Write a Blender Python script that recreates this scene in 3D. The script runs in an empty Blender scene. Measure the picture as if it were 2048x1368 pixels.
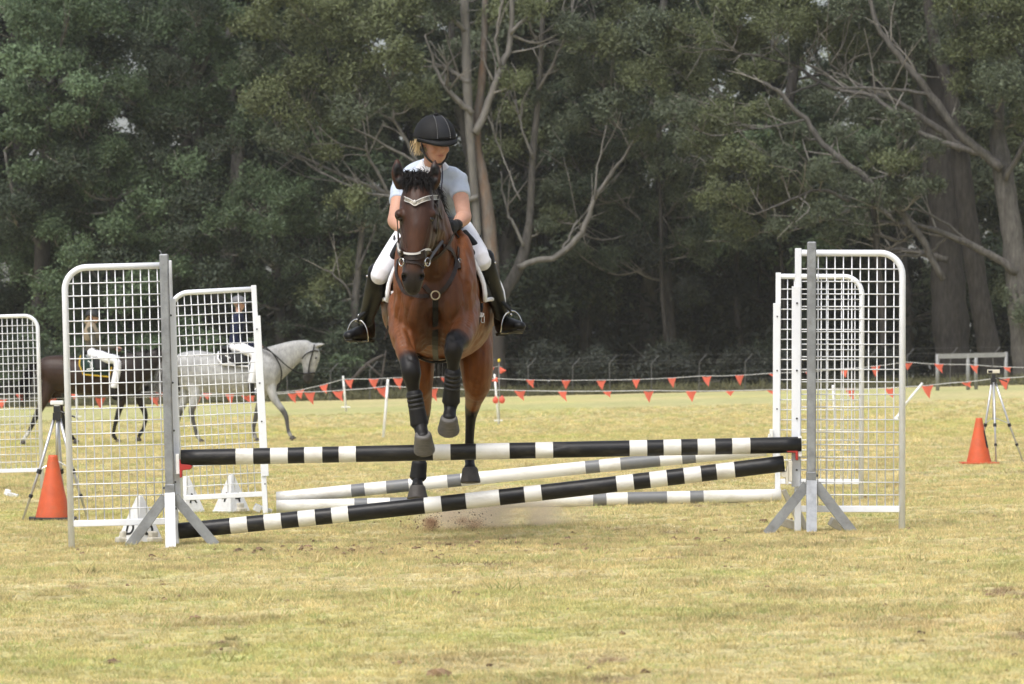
import bpy, bmesh, math, random
import numpy as np
from mathutils import Vector, Matrix, Euler, noise as mnoise
from mathutils.bvhtree import BVHTree

SC = bpy.context.scene
COL = SC.collection
R = math.radians

# ------------------------------------------------------------------ camera
FPX = 8875.0          # focal length in pixels of a 2048 wide frame
HOR = 778.0           # image row of the horizon
CAMD = 25.0           # distance from the camera to the fence line (y = 0)
ZC = 0.834            # camera height
cam_d = bpy.data.cameras.new('camera')
cam = bpy.data.objects.new('camera', cam_d); COL.objects.link(cam)
cam.location = (0, -CAMD, ZC); cam.rotation_euler = (R(90), 0, 0)
cam_d.sensor_width = 36.0; cam_d.lens = FPX / 2048 * 36
cam_d.shift_y = (HOR - 684) / 2048
cam_d.clip_start = 0.5; cam_d.clip_end = 3000
cam_d.dof.use_dof = True; cam_d.dof.focus_distance = CAMD - 0.2; cam_d.dof.aperture_fstop = 13
SC.camera = cam

# ------------------------------------------------------------------ sky, sun, exposure
SUN_EL, SUN_AZ = R(58), R(-35)      # azimuth of the sun seen from the scene: towards the camera, to the left
w = bpy.data.worlds.new('World'); SC.world = w; w.use_nodes = True
nt = w.node_tree
bg = nt.nodes['Background']
sky = nt.nodes.new('ShaderNodeTexSky'); sky.sky_type = 'NISHITA'; sky.sun_disc = False
sky.sun_elevation = SUN_EL
sky.air_density = 1.0; sky.dust_density = 4.0; sky.ozone_density = 1.0
hsv = nt.nodes.new('ShaderNodeHueSaturation'); hsv.inputs['Saturation'].default_value = 0.45
nt.links.new(sky.outputs[0], hsv.inputs['Color']); nt.links.new(hsv.outputs[0], bg.inputs[0])
bg.inputs[1].default_value = 0.15
sd = Vector((math.sin(SUN_AZ) * math.cos(SUN_EL), -math.cos(SUN_AZ) * math.cos(SUN_EL), math.sin(SUN_EL)))
sky.sun_rotation = math.atan2(sd.x, sd.y)
sun_d = bpy.data.lights.new('sun', 'SUN'); sun_d.energy = 1.5; sun_d.angle = R(24); sun_d.color = (1.0, 0.98, 0.95)
sun = bpy.data.objects.new('sun', sun_d); COL.objects.link(sun)
sun.rotation_euler = (-sd).to_track_quat('-Z', 'Y').to_euler()
sun.location = (-10, -20, 40)
SC.view_settings.view_transform = 'Standard'; SC.view_settings.look = 'None'
SC.view_settings.gamma = 1; SC.view_settings.use_curve_mapping = False
SC.view_settings.exposure = 0.46
SC.cycles.use_denoising = True
SC.cycles.max_bounces = 4; SC.cycles.diffuse_bounces = 2; SC.cycles.glossy_bounces = 2; SC.cycles.transmission_bounces = 3; SC.cycles.transparent_max_bounces = 4
SC.cycles.volume_bounces = 2
SC.cycles.use_adaptive_sampling = True; SC.cycles.adaptive_threshold = 0.03

# ------------------------------------------------------------------ helpers
def smooth01(a, b, x):
    t = np.clip((x - a) / (b - a), 0, 1)
    return t * t * (3 - 2 * t)
SLOPE = 0.0225
def gz(x, y):
    d = y + CAMD
    r = 0.5 * float(smooth01(105, 160, d)) + 0.35 * float(smooth01(205, 260, d))
    return SLOPE * x + r
def P(px, py, y):
    d = y + CAMD
    return Vector(((px - 1024) / FPX * d, y, ZC + (HOR - py) / FPX * d))
def G(px, y, dz=0.0):
    x = (px - 1024) / FPX * (y + CAMD)
    return Vector((x, y, gz(x, y) + dz))
def PXM(y):
    return FPX / (y + CAMD)

def root_loc(o):
    v = Vector((0, 0, 0))
    while o is not None:
        v = v + o.location; o = o.parent
    return v
def tag(o, label=None, cat=None, group=None, kind=None):
    if label: o['label'] = label
    if cat: o['category'] = cat
    if group: o['group'] = group
    if kind: o['kind'] = kind
    return o
def empty(name, loc, label, cat, group=None, rot=None):
    o = bpy.data.objects.new(name, None); COL.objects.link(o); o.location = loc
    o.empty_display_size = 0.1
    if rot: o.rotation_euler = rot
    return tag(o, label, cat, group)
def link_mesh(name, me, mat, parent=None, smooth=False):
    o = bpy.data.objects.new(name, me); COL.objects.link(o)
    if mat is not None:
        for m in (mat if isinstance(mat, (list, tuple)) else [mat]): me.materials.append(m)
    if smooth:
        me.polygons.foreach_set('use_smooth', [True] * len(me.polygons))
    if parent is not None: o.parent = parent
    return o
def raw_mesh(name, V, F):
    me = bpy.data.meshes.new(name); me.from_pydata([tuple(v) for v in V], [], F); me.update(); return me
def mk(name, VF, mat, parent=None, smooth=False, local=False):
    V, F = VF
    V = np.asarray([tuple(v) for v in V], float) if not isinstance(V, np.ndarray) else V
    if parent is not None and not local: V = V - np.array(root_loc(parent))
    return link_mesh(name, raw_mesh(name, V, F), mat, parent, smooth)
def fast_mesh(name, V, F, mat_index=None):
    """V (n,3) array, F (m,k) int array with k constant"""
    me = bpy.data.meshes.new(name); n, k = F.shape
    me.vertices.add(len(V)); me.vertices.foreach_set('co', np.ascontiguousarray(V, np.float32).ravel())
    me.loops.add(n * k); me.loops.foreach_set('vertex_index', np.ascontiguousarray(F, np.int32).ravel())
    me.polygons.add(n)
    me.polygons.foreach_set('loop_start', np.arange(0, n * k, k, dtype=np.int32))
    me.polygons.foreach_set('loop_total', np.full(n, k, np.int32))
    if mat_index is not None: me.polygons.foreach_set('material_index', mat_index.astype(np.int32))
    me.update(calc_edges=True); me.validate(); return me
def joinVF(*parts):
    V, F, o = [], [], 0
    for v, f in parts:
        V += [tuple(q) for q in v]; F += [tuple(i + o for i in q) for q in f]; o += len(v)
    return V, F
def box(c, s, rot=None):
    c = Vector(c); hx, hy, hz = s[0] / 2, s[1] / 2, s[2] / 2
    M = rot.to_matrix() if isinstance(rot, Euler) else (rot or Matrix.Identity(3))
    V = [c + M @ Vector((x * hx, y * hy, z * hz)) for z in (-1, 1) for y in (-1, 1) for x in (-1, 1)]
    F = [(0, 2, 3, 1), (4, 5, 7, 6), (0, 1, 5, 4), (2, 6, 7, 3), (0, 4, 6, 2), (1, 3, 7, 5)]
    return V, F
def beam(a, b, w_, t_, up=(0, -1, 0)):
    a, b = Vector(a), Vector(b); d = (b - a).normalized(); u = Vector(up)
    s = d.cross(u).normalized(); u = s.cross(d)
    V = [p + s * (w_ / 2) * i + u * (t_ / 2) * j for p in (a, b) for j in (-1, 1) for i in (-1, 1)]
    return V, [(0, 2, 3, 1), (4, 5, 7, 6), (0, 1, 5, 4), (2, 6, 7, 3), (0, 4, 6, 2), (1, 3, 7, 5)]
def bevel(o, w_=0.004, seg=2):
    m = o.modifiers.new('bevel', 'BEVEL'); m.width = w_; m.segments = seg; m.limit_method = 'ANGLE'
    return o
def catmull(pts, k):
    pts = [np.asarray(p, float) for p in pts]
    if len(pts) < 3 or k <= 1: return pts if k <= 1 else [pts[0] + (pts[1] - pts[0]) * i / k for i in range(k + 1)]
    Pn = [2 * pts[0] - pts[1]] + pts + [2 * pts[-1] - pts[-2]]
    out = []
    for i in range(1, len(Pn) - 2):
        p0, p1, p2, p3 = Pn[i - 1:i + 3]
        for j in range(k):
            t = j / k
            out.append(0.5 * (2 * p1 + (p2 - p0) * t + (2 * p0 - 5 * p1 + 4 * p2 - p3) * t * t + (3 * p1 - p0 - 3 * p2 + p3) * t ** 3))
    out.append(pts[-1]); return out
def loft(st, n=20, k=5, side=(1, 0, 0), caps=True, p=2.0):
    """st: stations (centre, ra along side, rb across). closed tube with domed ends"""
    C = catmull([np.array(s[0]) for s in st], k)
    A = catmull([np.array([s[1], s[2]]) for s in st], k)
    S = np.array(side, float)
    V, rings = [], []
    m = len(C)
    rows = []
    for i in range(m):
        t = C[min(i + 1, m - 1)] - C[max(i - 1, 0)]; t = t / (np.linalg.norm(t) + 1e-9)
        s = S - t * np.dot(S, t); s = s / (np.linalg.norm(s) + 1e-9); u = np.cross(t, s)
        rows.append((C[i], max(A[i][0], 0.001), max(A[i][1], 0.001), s, u, t))
    if caps:
        c, a, b, s, u, t = rows[0]; h = min(a, b)
        c2, a2, b2, s2, u2, t2 = rows[-1]; h2 = min(a2, b2)
        rows = [(c - t * h * 0.5, a * 0.35, b * 0.35, s, u, t), (c - t * h * 0.36, a * 0.75, b * 0.75, s, u, t)] + rows + \
               [(c2 + t2 * h2 * 0.36, a2 * 0.75, b2 * 0.75, s2, u2, t2), (c2 + t2 * h2 * 0.5, a2 * 0.35, b2 * 0.35, s2, u2, t2)]
    for (c, a, b, s, u, t) in rows:
        for j in range(n):
            th = 2 * math.pi * j / n; cs, sn = math.cos(th), math.sin(th)
            x = math.copysign(abs(cs) ** (2 / p), cs); y = math.copysign(abs(sn) ** (2 / p), sn)
            V.append(c + s * a * x + u * b * y)
    F = []
    for i in range(len(rows) - 1):
        for j in range(n):
            F.append((i * n + j, i * n + (j + 1) % n, (i + 1) * n + (j + 1) % n, (i + 1) * n + j))
    F.append(tuple(reversed(range(n)))); F.append(tuple(range((len(rows) - 1) * n, len(rows) * n)))
    return V, F
def tube(pts, r, n=8, k=1, side=None):
    rs = r if isinstance(r, (list, tuple)) else [r] * len(pts)
    d = np.array(pts[-1], float) - np.array(pts[0], float)
    if side is None: side = (0, 1, 0) if abs(d[1]) < 0.9 * np.linalg.norm(d) else (1, 0, 0)
    return loft([(p, q, q) for p, q in zip(pts, rs)], n=n, k=k, side=side, caps=False)
def cyl(a, b, r, n=12, r2=None):
    return tube([a, b], [r, r if r2 is None else r2], n)
def ellipsoid(c, r, M=None, nu=16, nv=10):
    V, F = [], []; c = Vector(c)
    for i in range(nv + 1):
        ph = math.pi * i / nv
        for j in range(nu):
            th = 2 * math.pi * j / nu
            q = Vector((r[0] * math.sin(ph) * math.cos(th), r[1] * math.sin(ph) * math.sin(th), r[2] * math.cos(ph)))
            V.append(c + (M @ q if M is not None else q))
    for i in range(nv):
        for j in range(nu):
            F.append((i * nu + j, (i + 1) * nu + j, (i + 1) * nu + (j + 1) % nu, i * nu + (j + 1) % nu))
    return V, F
def capsule(a, b, r1, r2, n=14):
    return loft([(a, r1, r1), (b, r2, r2)], n=n, k=3, side=(0.31, 0.9, 0.2))
def remesh(parts, voxel, smooth_it=4, factor=0.5):
    """weld closed lofts into one continuous surface; returns vertex array and quads"""
    V, F = joinVF(*parts)
    me = raw_mesh('tmp', V, F)
    o = bpy.data.objects.new('tmp', me); COL.objects.link(o)
    m = o.modifiers.new('r', 'REMESH'); m.mode = 'VOXEL'; m.voxel_size = voxel; m.adaptivity = 0
    if smooth_it:
        s = o.modifiers.new('s', 'SMOOTH'); s.iterations = smooth_it; s.factor = factor
    dg = bpy.context.evaluated_depsgraph_get()
    me2 = bpy.data.meshes.new_from_object(o.evaluated_get(dg))
    bpy.data.objects.remove(o); bpy.data.meshes.remove(me)
    A = np.empty(len(me2.vertices) * 3); me2.vertices.foreach_get('co', A)
    return me2, A.reshape(-1, 3)
def finish(name, me, V, mat, parent, colors=None):
    L = np.array(root_loc(parent)) if parent is not None else 0
    me.vertices.foreach_set('co', (V - L).ravel()); me.update(); me.name = name
    if colors is not None:
        a = me.color_attributes.new('col', 'FLOAT_COLOR', 'POINT')
        a.data.foreach_set('color', np.concatenate([colors, np.ones((len(colors), 1))], 1).ravel())
    me.materials.clear()
    return link_mesh(name, me, mat, parent, smooth=True)
def seg_dist(V, a, b):
    a, b = np.array(a, float), np.array(b, float); d = b - a
    t = np.clip(((V - a) @ d) / (d @ d + 1e-12), 0, 1)
    return np.linalg.norm(V - a - t[:, None] * d, axis=1), t

# value noise in numpy
def _h(i, j, s):
    n = (i.astype(np.int64) * 374761393 + j.astype(np.int64) * 668265263 + s * 1442695041) & 0x7fffffff
    n = ((n ^ (n >> 13)) * 1274126177) & 0x7fffffff
    return ((n ^ (n >> 16)) & 0xffff) / 65535.0
def vnoise(x, y, s=0):
    i, j = np.floor(x), np.floor(y); u, v = x - i, y - j
    u = u * u * (3 - 2 * u); v = v * v * (3 - 2 * v)
    a, b, c, d = _h(i, j, s), _h(i + 1, j, s), _h(i, j + 1, s), _h(i + 1, j + 1, s)
    return (a * (1 - u) + b * u) * (1 - v) + (c * (1 - u) + d * u) * v
def fbm(x, y, s=0, o=4):
    r, a, t = 0, 0.5, 0
    for k in range(o):
        r = r + a * vnoise(x * 2 ** k + 17.3 * k, y * 2 ** k - 9.1 * k, s + k); t += a; a *= 0.55
    return r / t

# ------------------------------------------------------------------ materials
def mat(name, col, rough=0.6, metal=0.0, spec=0.5, noise=0.0, nscale=20.0, bump=0.0, bscale=60.0, attr=None,
        island=0.0, rnd=0.0, trans=0.0, sheen=0.0, coat=0.0, dirt=None, stretch=None):
    m = bpy.data.materials.new(name); m.use_nodes = True; N = m.node_tree.nodes; L = m.node_tree.links
    b = N['Principled BSDF']; b.inputs['Roughness'].default_value = rough; b.inputs['Metallic'].default_value = metal
    b.inputs['Specular IOR Level'].default_value = spec
    if sheen: b.inputs['Sheen Weight'].default_value = sheen
    if coat: b.inputs['Coat Weight'].default_value = coat; b.inputs['Coat Roughness'].default_value = 0.15
    rgb = N.new('ShaderNodeRGB'); rgb.outputs[0].default_value = (*col, 1); c = rgb.outputs[0]
    if attr:
        a = N.new('ShaderNodeAttribute'); a.attribute_name = attr; c = a.outputs['Color']
    tc = N.new('ShaderNodeTexCoord'); vec = tc.outputs['Object']
    if stretch:
        mp = N.new('ShaderNodeMapping'); mp.inputs['Scale'].default_value = stretch
        L.new(vec, mp.inputs[0]); vec = mp.outputs[0]
    def scale_by(c, fac_out, amt):
        mr = N.new('ShaderNodeMapRange'); mr.inputs['To Min'].default_value = 1 - amt; mr.inputs['To Max'].default_value = 1 + amt
        L.new(fac_out, mr.inputs['Value'])
        mx = N.new('ShaderNodeVectorMath'); mx.operation = 'SCALE'
        L.new(c, mx.inputs[0]); L.new(mr.outputs[0], mx.inputs['Scale']); return mx.outputs[0]
    if noise:
        t = N.new('ShaderNodeTexNoise'); t.inputs['Scale'].default_value = nscale; t.inputs['Detail'].default_value = 6
        t.inputs['Roughness'].default_value = 0.65
        L.new(vec, t.inputs['Vector'])
        mr = N.new('ShaderNodeMapRange'); mr.inputs['From Min'].default_value = 0.3; mr.inputs['From Max'].default_value = 0.7
        L.new(t.outputs['Fac'], mr.inputs['Value']); c = scale_by(c, mr.outputs[0], noise)
    if dirt:
        t = N.new('ShaderNodeTexNoise'); t.inputs['Scale'].default_value = dirt[1]; t.inputs['Detail'].default_value = 8
        t.inputs['Roughness'].default_value = 0.7
        L.new(vec, t.inputs['Vector'])
        mr = N.new('ShaderNodeMapRange'); mr.inputs['From Min'].default_value = dirt[3] if len(dirt) > 3 else 0.52; mr.inputs['From Max'].default_value = 0.75
        mr.inputs['To Max'].default_value = dirt[2]
        L.new(t.outputs['Fac'], mr.inputs['Value'])
        mx = N.new('ShaderNodeMix'); mx.data_type = 'RGBA'; L.new(mr.outputs[0], mx.inputs[0]); L.new(c, mx.inputs[6])
        mx.inputs[7].default_value = (*dirt[0], 1); c = mx.outputs[2]
    if island:
        g = N.new('ShaderNodeNewGeometry'); c = scale_by(c, g.outputs['Random Per Island'], island)
    if rnd:
        g = N.new('ShaderNodeObjectInfo'); c = scale_by(c, g.outputs['Random'], rnd)
    L.new(c, b.inputs['Base Color'])
    if bump:
        t = N.new('ShaderNodeTexNoise'); t.inputs['Scale'].default_value = bscale; t.inputs['Detail'].default_value = 5
        L.new(vec, t.inputs['Vector'])
        bp = N.new('ShaderNodeBump'); bp.inputs['Strength'].default_value = min(bump, 1.0); bp.inputs['Distance'].default_value = 0.02 * bump
        L.new(t.outputs['Fac'], bp.inputs['Height']); L.new(bp.outputs[0], b.inputs['Normal'])
    if trans:
        tr = N.new('ShaderNodeBsdfTranslucent'); L.new(c, tr.inputs[0])
        ms = N.new('ShaderNodeMixShader'); ms.inputs[0].default_value = trans
        L.new(b.outputs[0], ms.inputs[1]); L.new(tr.outputs[0], ms.inputs[2])
        L.new(ms.outputs[0], N['Material Output'].inputs[0])
    return m
M = {}
M['white'] = mat('white_powdercoat', (0.79, 0.81, 0.85), 0.42, dirt=((0.45, 0.41, 0.33), 9, 0.25), noise=0.05, nscale=6)
M['wire'] = mat('white_wire', (0.76, 0.77, 0.79), 0.45, noise=0.08, nscale=9)
M['galv'] = mat('galvanised_steel', (0.30, 0.31, 0.32), 0.5, metal=0.55, noise=0.22, nscale=14, dirt=((0.16, 0.14, 0.12), 20, 0.5))
M['galv_light'] = mat('bright_galvanised_foot', (0.27, 0.28, 0.29), 0.42, metal=0.55, noise=0.22, nscale=18, dirt=((0.2, 0.18, 0.15), 25, 0.4))
M['bolt'] = mat('bolt_steel', (0.10, 0.10, 0.11), 0.4, metal=0.8)
M['pole_white'] = mat('pole_white', (0.74, 0.73, 0.69), 0.38, dirt=((0.34, 0.29, 0.2), 11, 0.7, 0.5), noise=0.08, nscale=5, stretch=(0.35, 1, 1))
M['pole_black'] = mat('pole_black', (0.011, 0.011, 0.012), 0.40, spec=0.35, dirt=((0.095, 0.085, 0.07), 16, 0.4, 0.5), noise=0.3, nscale=8, stretch=(0.35, 1, 1))
M['pole_grey'] = mat('pole_grey', (0.16, 0.165, 0.17), 0.42, dirt=((0.3, 0.27, 0.2), 12, 0.35), noise=0.1, nscale=8)
M['red_plastic'] = mat('red_plastic', (0.42, 0.035, 0.03), 0.4, noise=0.12)
M['white_plastic'] = mat('white_plastic', (0.78, 0.78, 0.77), 0.45, dirt=((0.45, 0.4, 0.28), 16, 0.4), noise=0.05)
M['cream_plastic'] = mat('cream_plastic', (0.66, 0.62, 0.52), 0.5, noise=0.1, dirt=((0.4, 0.33, 0.2), 14, 0.5))
M['print_black'] = mat('print_black', (0.02, 0.02, 0.02), 0.6)
M['orange'] = mat('cone_orange', (0.55, 0.092, 0.026), 0.55, noise=0.15, nscale=7, dirt=((0.33, 0.13, 0.06), 9, 0.6, 0.48))
M['rubber'] = mat('black_rubber', (0.03, 0.028, 0.026), 0.75, noise=0.2)
M['silver'] = mat('silver_tube', (0.55, 0.55, 0.56), 0.32, metal=0.7)
M['black_plastic'] = mat('black_plastic', (0.02, 0.02, 0.022), 0.45)
M['flag'] = mat('pennant_red', (0.88, 0.19, 0.13), 0.55, trans=0.4, rnd=0.12)
M['rope'] = mat('pale_cord', (0.62, 0.62, 0.62), 0.7)
M['leather'] = mat('black_leather', (0.009, 0.0085, 0.0085), 0.45, spec=0.3, noise=0.3, nscale=30, bump=0.15, bscale=90)
M['brown_leather'] = mat('dark_brown_leather', (0.022, 0.013, 0.009), 0.45, spec=0.35, noise=0.25, nscale=30)
M['steel'] = mat('polished_steel', (0.62, 0.62, 0.62), 0.22, metal=1.0)
M['dirt'] = mat('soil', (0.16, 0.10, 0.06), 0.95, noise=0.4, nscale=60)
# ------------------------------------------------------------------ ground
def grass_color(X, Y):
    """dry paddock grass: straw, yellow green, green patches, bare earth"""
    D = Y + CAMD
    sx = np.where(D < 60, 1.0, 0.45)
    big = fbm(X * 0.22, Y * 0.10, 3, 4)
    mid = fbm(X * 1.3, Y * 0.9, 11, 5)
    fine = fbm(X * 5.0, Y * 2.6, 23, 3)
    straw = np.array([0.575, 0.495, 0.255]); gold = np.array([0.595, 0.485, 0.25]); green = np.array([0.44, 0.44, 0.185]); lime = np.array([0.53, 0.497, 0.197])
    g = np.clip((big - 0.40) * 2.2 + (mid - 0.5) * 1.6, 0, 1)[:, None]
    c = straw * (1 - g) + lime * g
    g2 = np.clip((mid - 0.56) * 4.0 + (fine - 0.5) * 1.6, 0, 1)[:, None]
    c = c * (1 - g2 * 0.6) + green * g2 * 0.6
    g3 = np.clip((fbm(X * 0.5, Y * 0.4, 41, 3) - 0.55) * 4, 0, 1)[:, None]
    c = c * (1 - 0.5 * g3) + gold * 0.5 * g3
    # greener bands far out
    far = (smooth01(110, 140, D) * (1 - smooth01(170, 190, D)))[:, None] * np.clip((fbm(X * 0.05, Y * 0.09, 77, 3) - 0.38) * 4, 0, 1)[:, None]
    c = c * (1 - 0.55 * far) + np.array([0.40, 0.44, 0.19]) * 0.5 * far
    c = c * (0.90 + 0.20 * fine)[:, None]
    # bare soil: scuffed patches near the jump, plus scattered small divots
    px = X / (D / FPX) + 1024
    soil = np.clip((fbm(X * 1.1 + 5, Y * 0.8, 61, 4) - 0.60) * 9, 0, 1) * (1 - smooth01(30, 60, D))
    take = np.exp(-((X + 0.35) / 0.95) ** 2 - ((Y + 1.4) / 0.95) ** 2) * np.clip((fbm(X * 2.2, Y * 1.2, 91, 4) - 0.40) * 6, 0, 1)
    divot = np.clip((fbm(X * 3.1, Y * 1.7, 131, 3) - 0.73) * 14, 0, 1) * (1 - smooth01(30, 60, D))
    s = np.clip(np.maximum(np.maximum(soil * 0.25, take * 0.8), divot), 0, 1)
    c = c * (1 - s[:, None]) + (np.array([0.29, 0.205, 0.125]) * (0.75 + 0.5 * fine[:, None])) * s[:, None]
    return np.clip(c, 0.01, 1), s
def ground_relief(X, Y):
    D = Y + CAMD
    near = 1 - smooth01(45, 70, D)
    return near * (0.05 * (fbm(X * 0.45, Y * 0.45, 5, 3) - 0.5) + 0.03 * (fbm(X * 2.4, Y * 2.4, 8, 3) - 0.5))
def gzn(X, Y):
    D = Y + CAMD
    return SLOPE * X + 0.5 * smooth01(105, 160, D) + 0.35 * smooth01(205, 260, D)
def build_ground():
    d = [4.0]
    while d[-1] < 420: d.append(d[-1] + max(0.09, d[-1] * 0.0045) if d[-1] < 110 else d[-1] + d[-1] * 0.02)
    d += [600, 900, 1500, 2500]
    d = np.array(d); ny = len(d); nx = 161
    u = np.linspace(-1, 1, nx)
    width = 3.0 + d * 0.24 + np.where(d > 400, d, 0)
    X = (u[None, :] * width[:, None]).ravel(); Y = np.repeat(d - CAMD, nx)
    c, s = grass_color(X, Y)
    Z = gzn(X, Y) + ground_relief(X, Y) - 0.02 * s
    Z = np.where(Y + CAMD > 450, gzn(np.clip(X, -150, 150), Y), Z)
    V = np.stack([X, Y, Z], 1)
    i = np.arange((ny - 1) * nx).reshape(ny - 1, nx)[:, :-1].ravel()
    F = np.stack([i, i + 1, i + nx + 1, i + nx], 1)
    me = fast_mesh('ground', V, F)
    c = c * (0.84 + 0.04 * smooth01(45, 110, Y + CAMD))[:, None]       # thatch toned darker, with painted shade for depth between the tufts
    a = me.color_attributes.new('col', 'FLOAT_COLOR', 'POINT')
    a.data.foreach_set('color', np.concatenate([c, np.ones((len(c), 1))], 1).ravel())
    m = bpy.data.materials.new('dry_grass_ground'); m.use_nodes = True; N = m.node_tree.nodes; L = m.node_tree.links
    b = N['Principled BSDF']; b.inputs['Roughness'].default_value = 0.95; b.inputs['Specular IOR Level'].default_value = 0.1
    at = N.new('ShaderNodeAttribute'); at.attribute_name = 'col'
    tc = N.new('ShaderNodeTexCoord'); c0 = at.outputs['Color']
    for sc_, amt in ((3.0, 0.12), (22.0, 0.32), (90.0, 0.40)):
        mp = N.new('ShaderNodeMapping'); mp.inputs['Scale'].default_value = (1, 0.55, 1); L.new(tc.outputs['Object'], mp.inputs[0])
        t = N.new('ShaderNodeTexNoise'); t.inputs['Scale'].default_value = sc_; t.inputs['Detail'].default_value = 4
        L.new(mp.outputs[0], t.inputs['Vector'])
        mr = N.new('ShaderNodeMapRange'); mr.inputs['From Min'].default_value = 0.25; mr.inputs['From Max'].default_value = 0.75
        mr.inputs['To Min'].default_value = 1 - amt; mr.inputs['To Max'].default_value = 1 + amt
        L.new(t.outputs['Fac'], mr.inputs['Value'])
        vm = N.new('ShaderNodeVectorMath'); vm.operation = 'SCALE'; L.new(c0, vm.inputs[0]); L.new(mr.outputs[0], vm.inputs['Scale']); c0 = vm.outputs[0]
    L.new(c0, b.inputs['Base Color'])
    t = N.new('ShaderNodeTexNoise'); t.inputs['Scale'].default_value = 25; t.inputs['Detail'].default_value = 5; L.new(tc.outputs['Object'], t.inputs['Vector'])
    bp = N.new('ShaderNodeBump'); bp.inputs['Strength'].default_value = 0.6; bp.inputs['Distance'].default_value = 0.03
    L.new(t.outputs['Fac'], bp.inputs['Height']); L.new(bp.outputs[0], b.inputs['Normal'])
    o = link_mesh('ground', me, m, smooth=True); tag(o, kind='structure')
    return o
GROUND = build_ground()

def build_grass():
    rng = np.random.default_rng(7)
    pts, sc_ = [], []
    for d0, d1, dens, s in ((11.0, 17.0, 800, 0.78), (17.0, 26.0, 640, 0.84), (26.0, 36.0, 360, 0.95), (36, 52, 120, 1.25), (52, 85, 40, 1.7), (85, 130, 11, 2.5)):
        wmax = 1.3 + d1 * 0.122
        n = int(dens * (d1 - d0) * 2 * wmax)
        D = rng.uniform(d0, d1, n); X = rng.uniform(-wmax, wmax, n)
        k = np.abs(X) < 1.3 + D * 0.122
        D, X = D[k], X[k]
        pts.append(np.stack([X, D - CAMD], 1)); sc_.append(np.full(len(X), s))
    XY = np.concatenate(pts); S = np.concatenate(sc_)
    X, Y = XY[:, 0], XY[:, 1]
    c, soil = grass_color(X, Y)
    keep = rng.uniform(0, 1, len(X)) > soil * 0.85
    X, Y, S, c = X[keep], Y[keep], S[keep], c[keep]
    n = len(X)
    Z = gzn(X, Y) + ground_relief(X, Y) - 0.004
    tall = fbm(X * 1.7, Y * 1.2, 201, 3)
    S = S * rng.uniform(0.45, 1.15, n) * (0.70 + 0.42 * tall)
    S = np.where(rng.uniform(0, 1, n) < 0.004, S * 2.2, S)
    c = np.clip(c * np.array([1.16, 1.15, 1.12]) * rng.uniform(0.66, 1.36, n)[:, None], 0, .92)
    r = rng.uniform(0, 1, n)[:, None]
    c = np.where(r < 0.30, c * np.array([1.12, 1.10, 1.15]), np.where(r > 0.80, c * np.array([0.72, 0.90, 0.75]), c))
    me = bpy.data.meshes.new('grass'); me.vertices.add(n)
    me.vertices.foreach_set('co', np.stack([X, Y, Z], 1).astype(np.float32).ravel())
    for nm, tp, arr in (('sc', 'FLOAT', S), ('rot', 'FLOAT', rng.uniform(0, 6.28, n))):
        a = me.attributes.new(nm, tp, 'POINT'); a.data.foreach_set('value', arr.astype(np.float32))
    a = me.attributes.new('gcol', 'FLOAT_COLOR', 'POINT'); a.data.foreach_set('color', np.concatenate([c, np.ones((n, 1))], 1).astype(np.float32).ravel())
    me.update()
    o = bpy.data.objects.new('grass', me); COL.objects.link(o)
    m = bpy.data.materials.new('grass_blade'); m.use_nodes = True; N = m.node_tree.nodes; L = m.node_tree.links
    b = N['Principled BSDF']; b.inputs['Roughness'].default_value = 0.7; b.inputs['Specular IOR Level'].default_value = 0.25
    at = N.new('ShaderNodeAttribute'); at.attribute_type = 'INSTANCER'; at.attribute_name = 'gcol'
    L.new(at.outputs['Color'], b.inputs['Base Color'])
    tr = N.new('ShaderNodeBsdfTranslucent'); L.new(at.outputs['Color'], tr.inputs[0])
    ms = N.new('ShaderNodeMixShader'); ms.inputs[0].default_value = 0.25
    L.new(b.outputs[0], ms.inputs[1]); L.new(tr.outputs[0], ms.inputs[2]); L.new(ms.outputs[0], N['Material Output'].inputs[0])
    ng = bpy.data.node_groups.new('grass_tufts', 'GeometryNodeTree')
    ng.interface.new_socket('Geometry', in_out='INPUT', socket_type='NodeSocketGeometry')
    ng.interface.new_socket('Geometry', in_out='OUTPUT', socket_type='NodeSocketGeometry')
    n_ = ng.nodes; l_ = ng.links
    gi = n_.new('NodeGroupInput'); go = n_.new('NodeGroupOutput')
    join = n_.new('GeometryNodeJoinGeometry')
    rr = random.Random(5)
    for i in range(13):
        cn = n_.new('GeometryNodeMeshCone'); cn.fill_type = 'NONE'
        h = rr.uniform(0.018, 0.042)
        cn.inputs['Vertices'].default_value = 3; cn.inputs['Radius Top'].default_value = 0.0003
        cn.inputs['Radius Bottom'].default_value = rr.uniform(0.0013, 0.0022); cn.inputs['Depth'].default_value = h
        tf = n_.new('GeometryNodeTransform')
        ang = rr.uniform(0, 6.28); rad = 0.032 * math.sqrt(rr.random())
        tf.inputs['Translation'].default_value = (rad * math.cos(ang), rad * math.sin(ang), 0)
        tf.inputs['Rotation'].default_value = (rr.uniform(-0.85, 0.85), rr.uniform(-0.85, 0.85), rr.uniform(0, 6.28))
        l_.new(cn.outputs['Mesh'], tf.inputs['Geometry']); l_.new(tf.outputs[0], join.inputs[0])
    sm = n_.new('GeometryNodeSetMaterial'); sm.inputs['Material'].default_value = m
    l_.new(join.outputs[0], sm.inputs['Geometry'])
    mp = n_.new('GeometryNodeMeshToPoints'); l_.new(gi.outputs[0], mp.inputs['Mesh'])
    ip = n_.new('GeometryNodeInstanceOnPoints'); l_.new(mp.outputs[0], ip.inputs['Points']); l_.new(sm.outputs[0], ip.inputs['Instance'])
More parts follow.
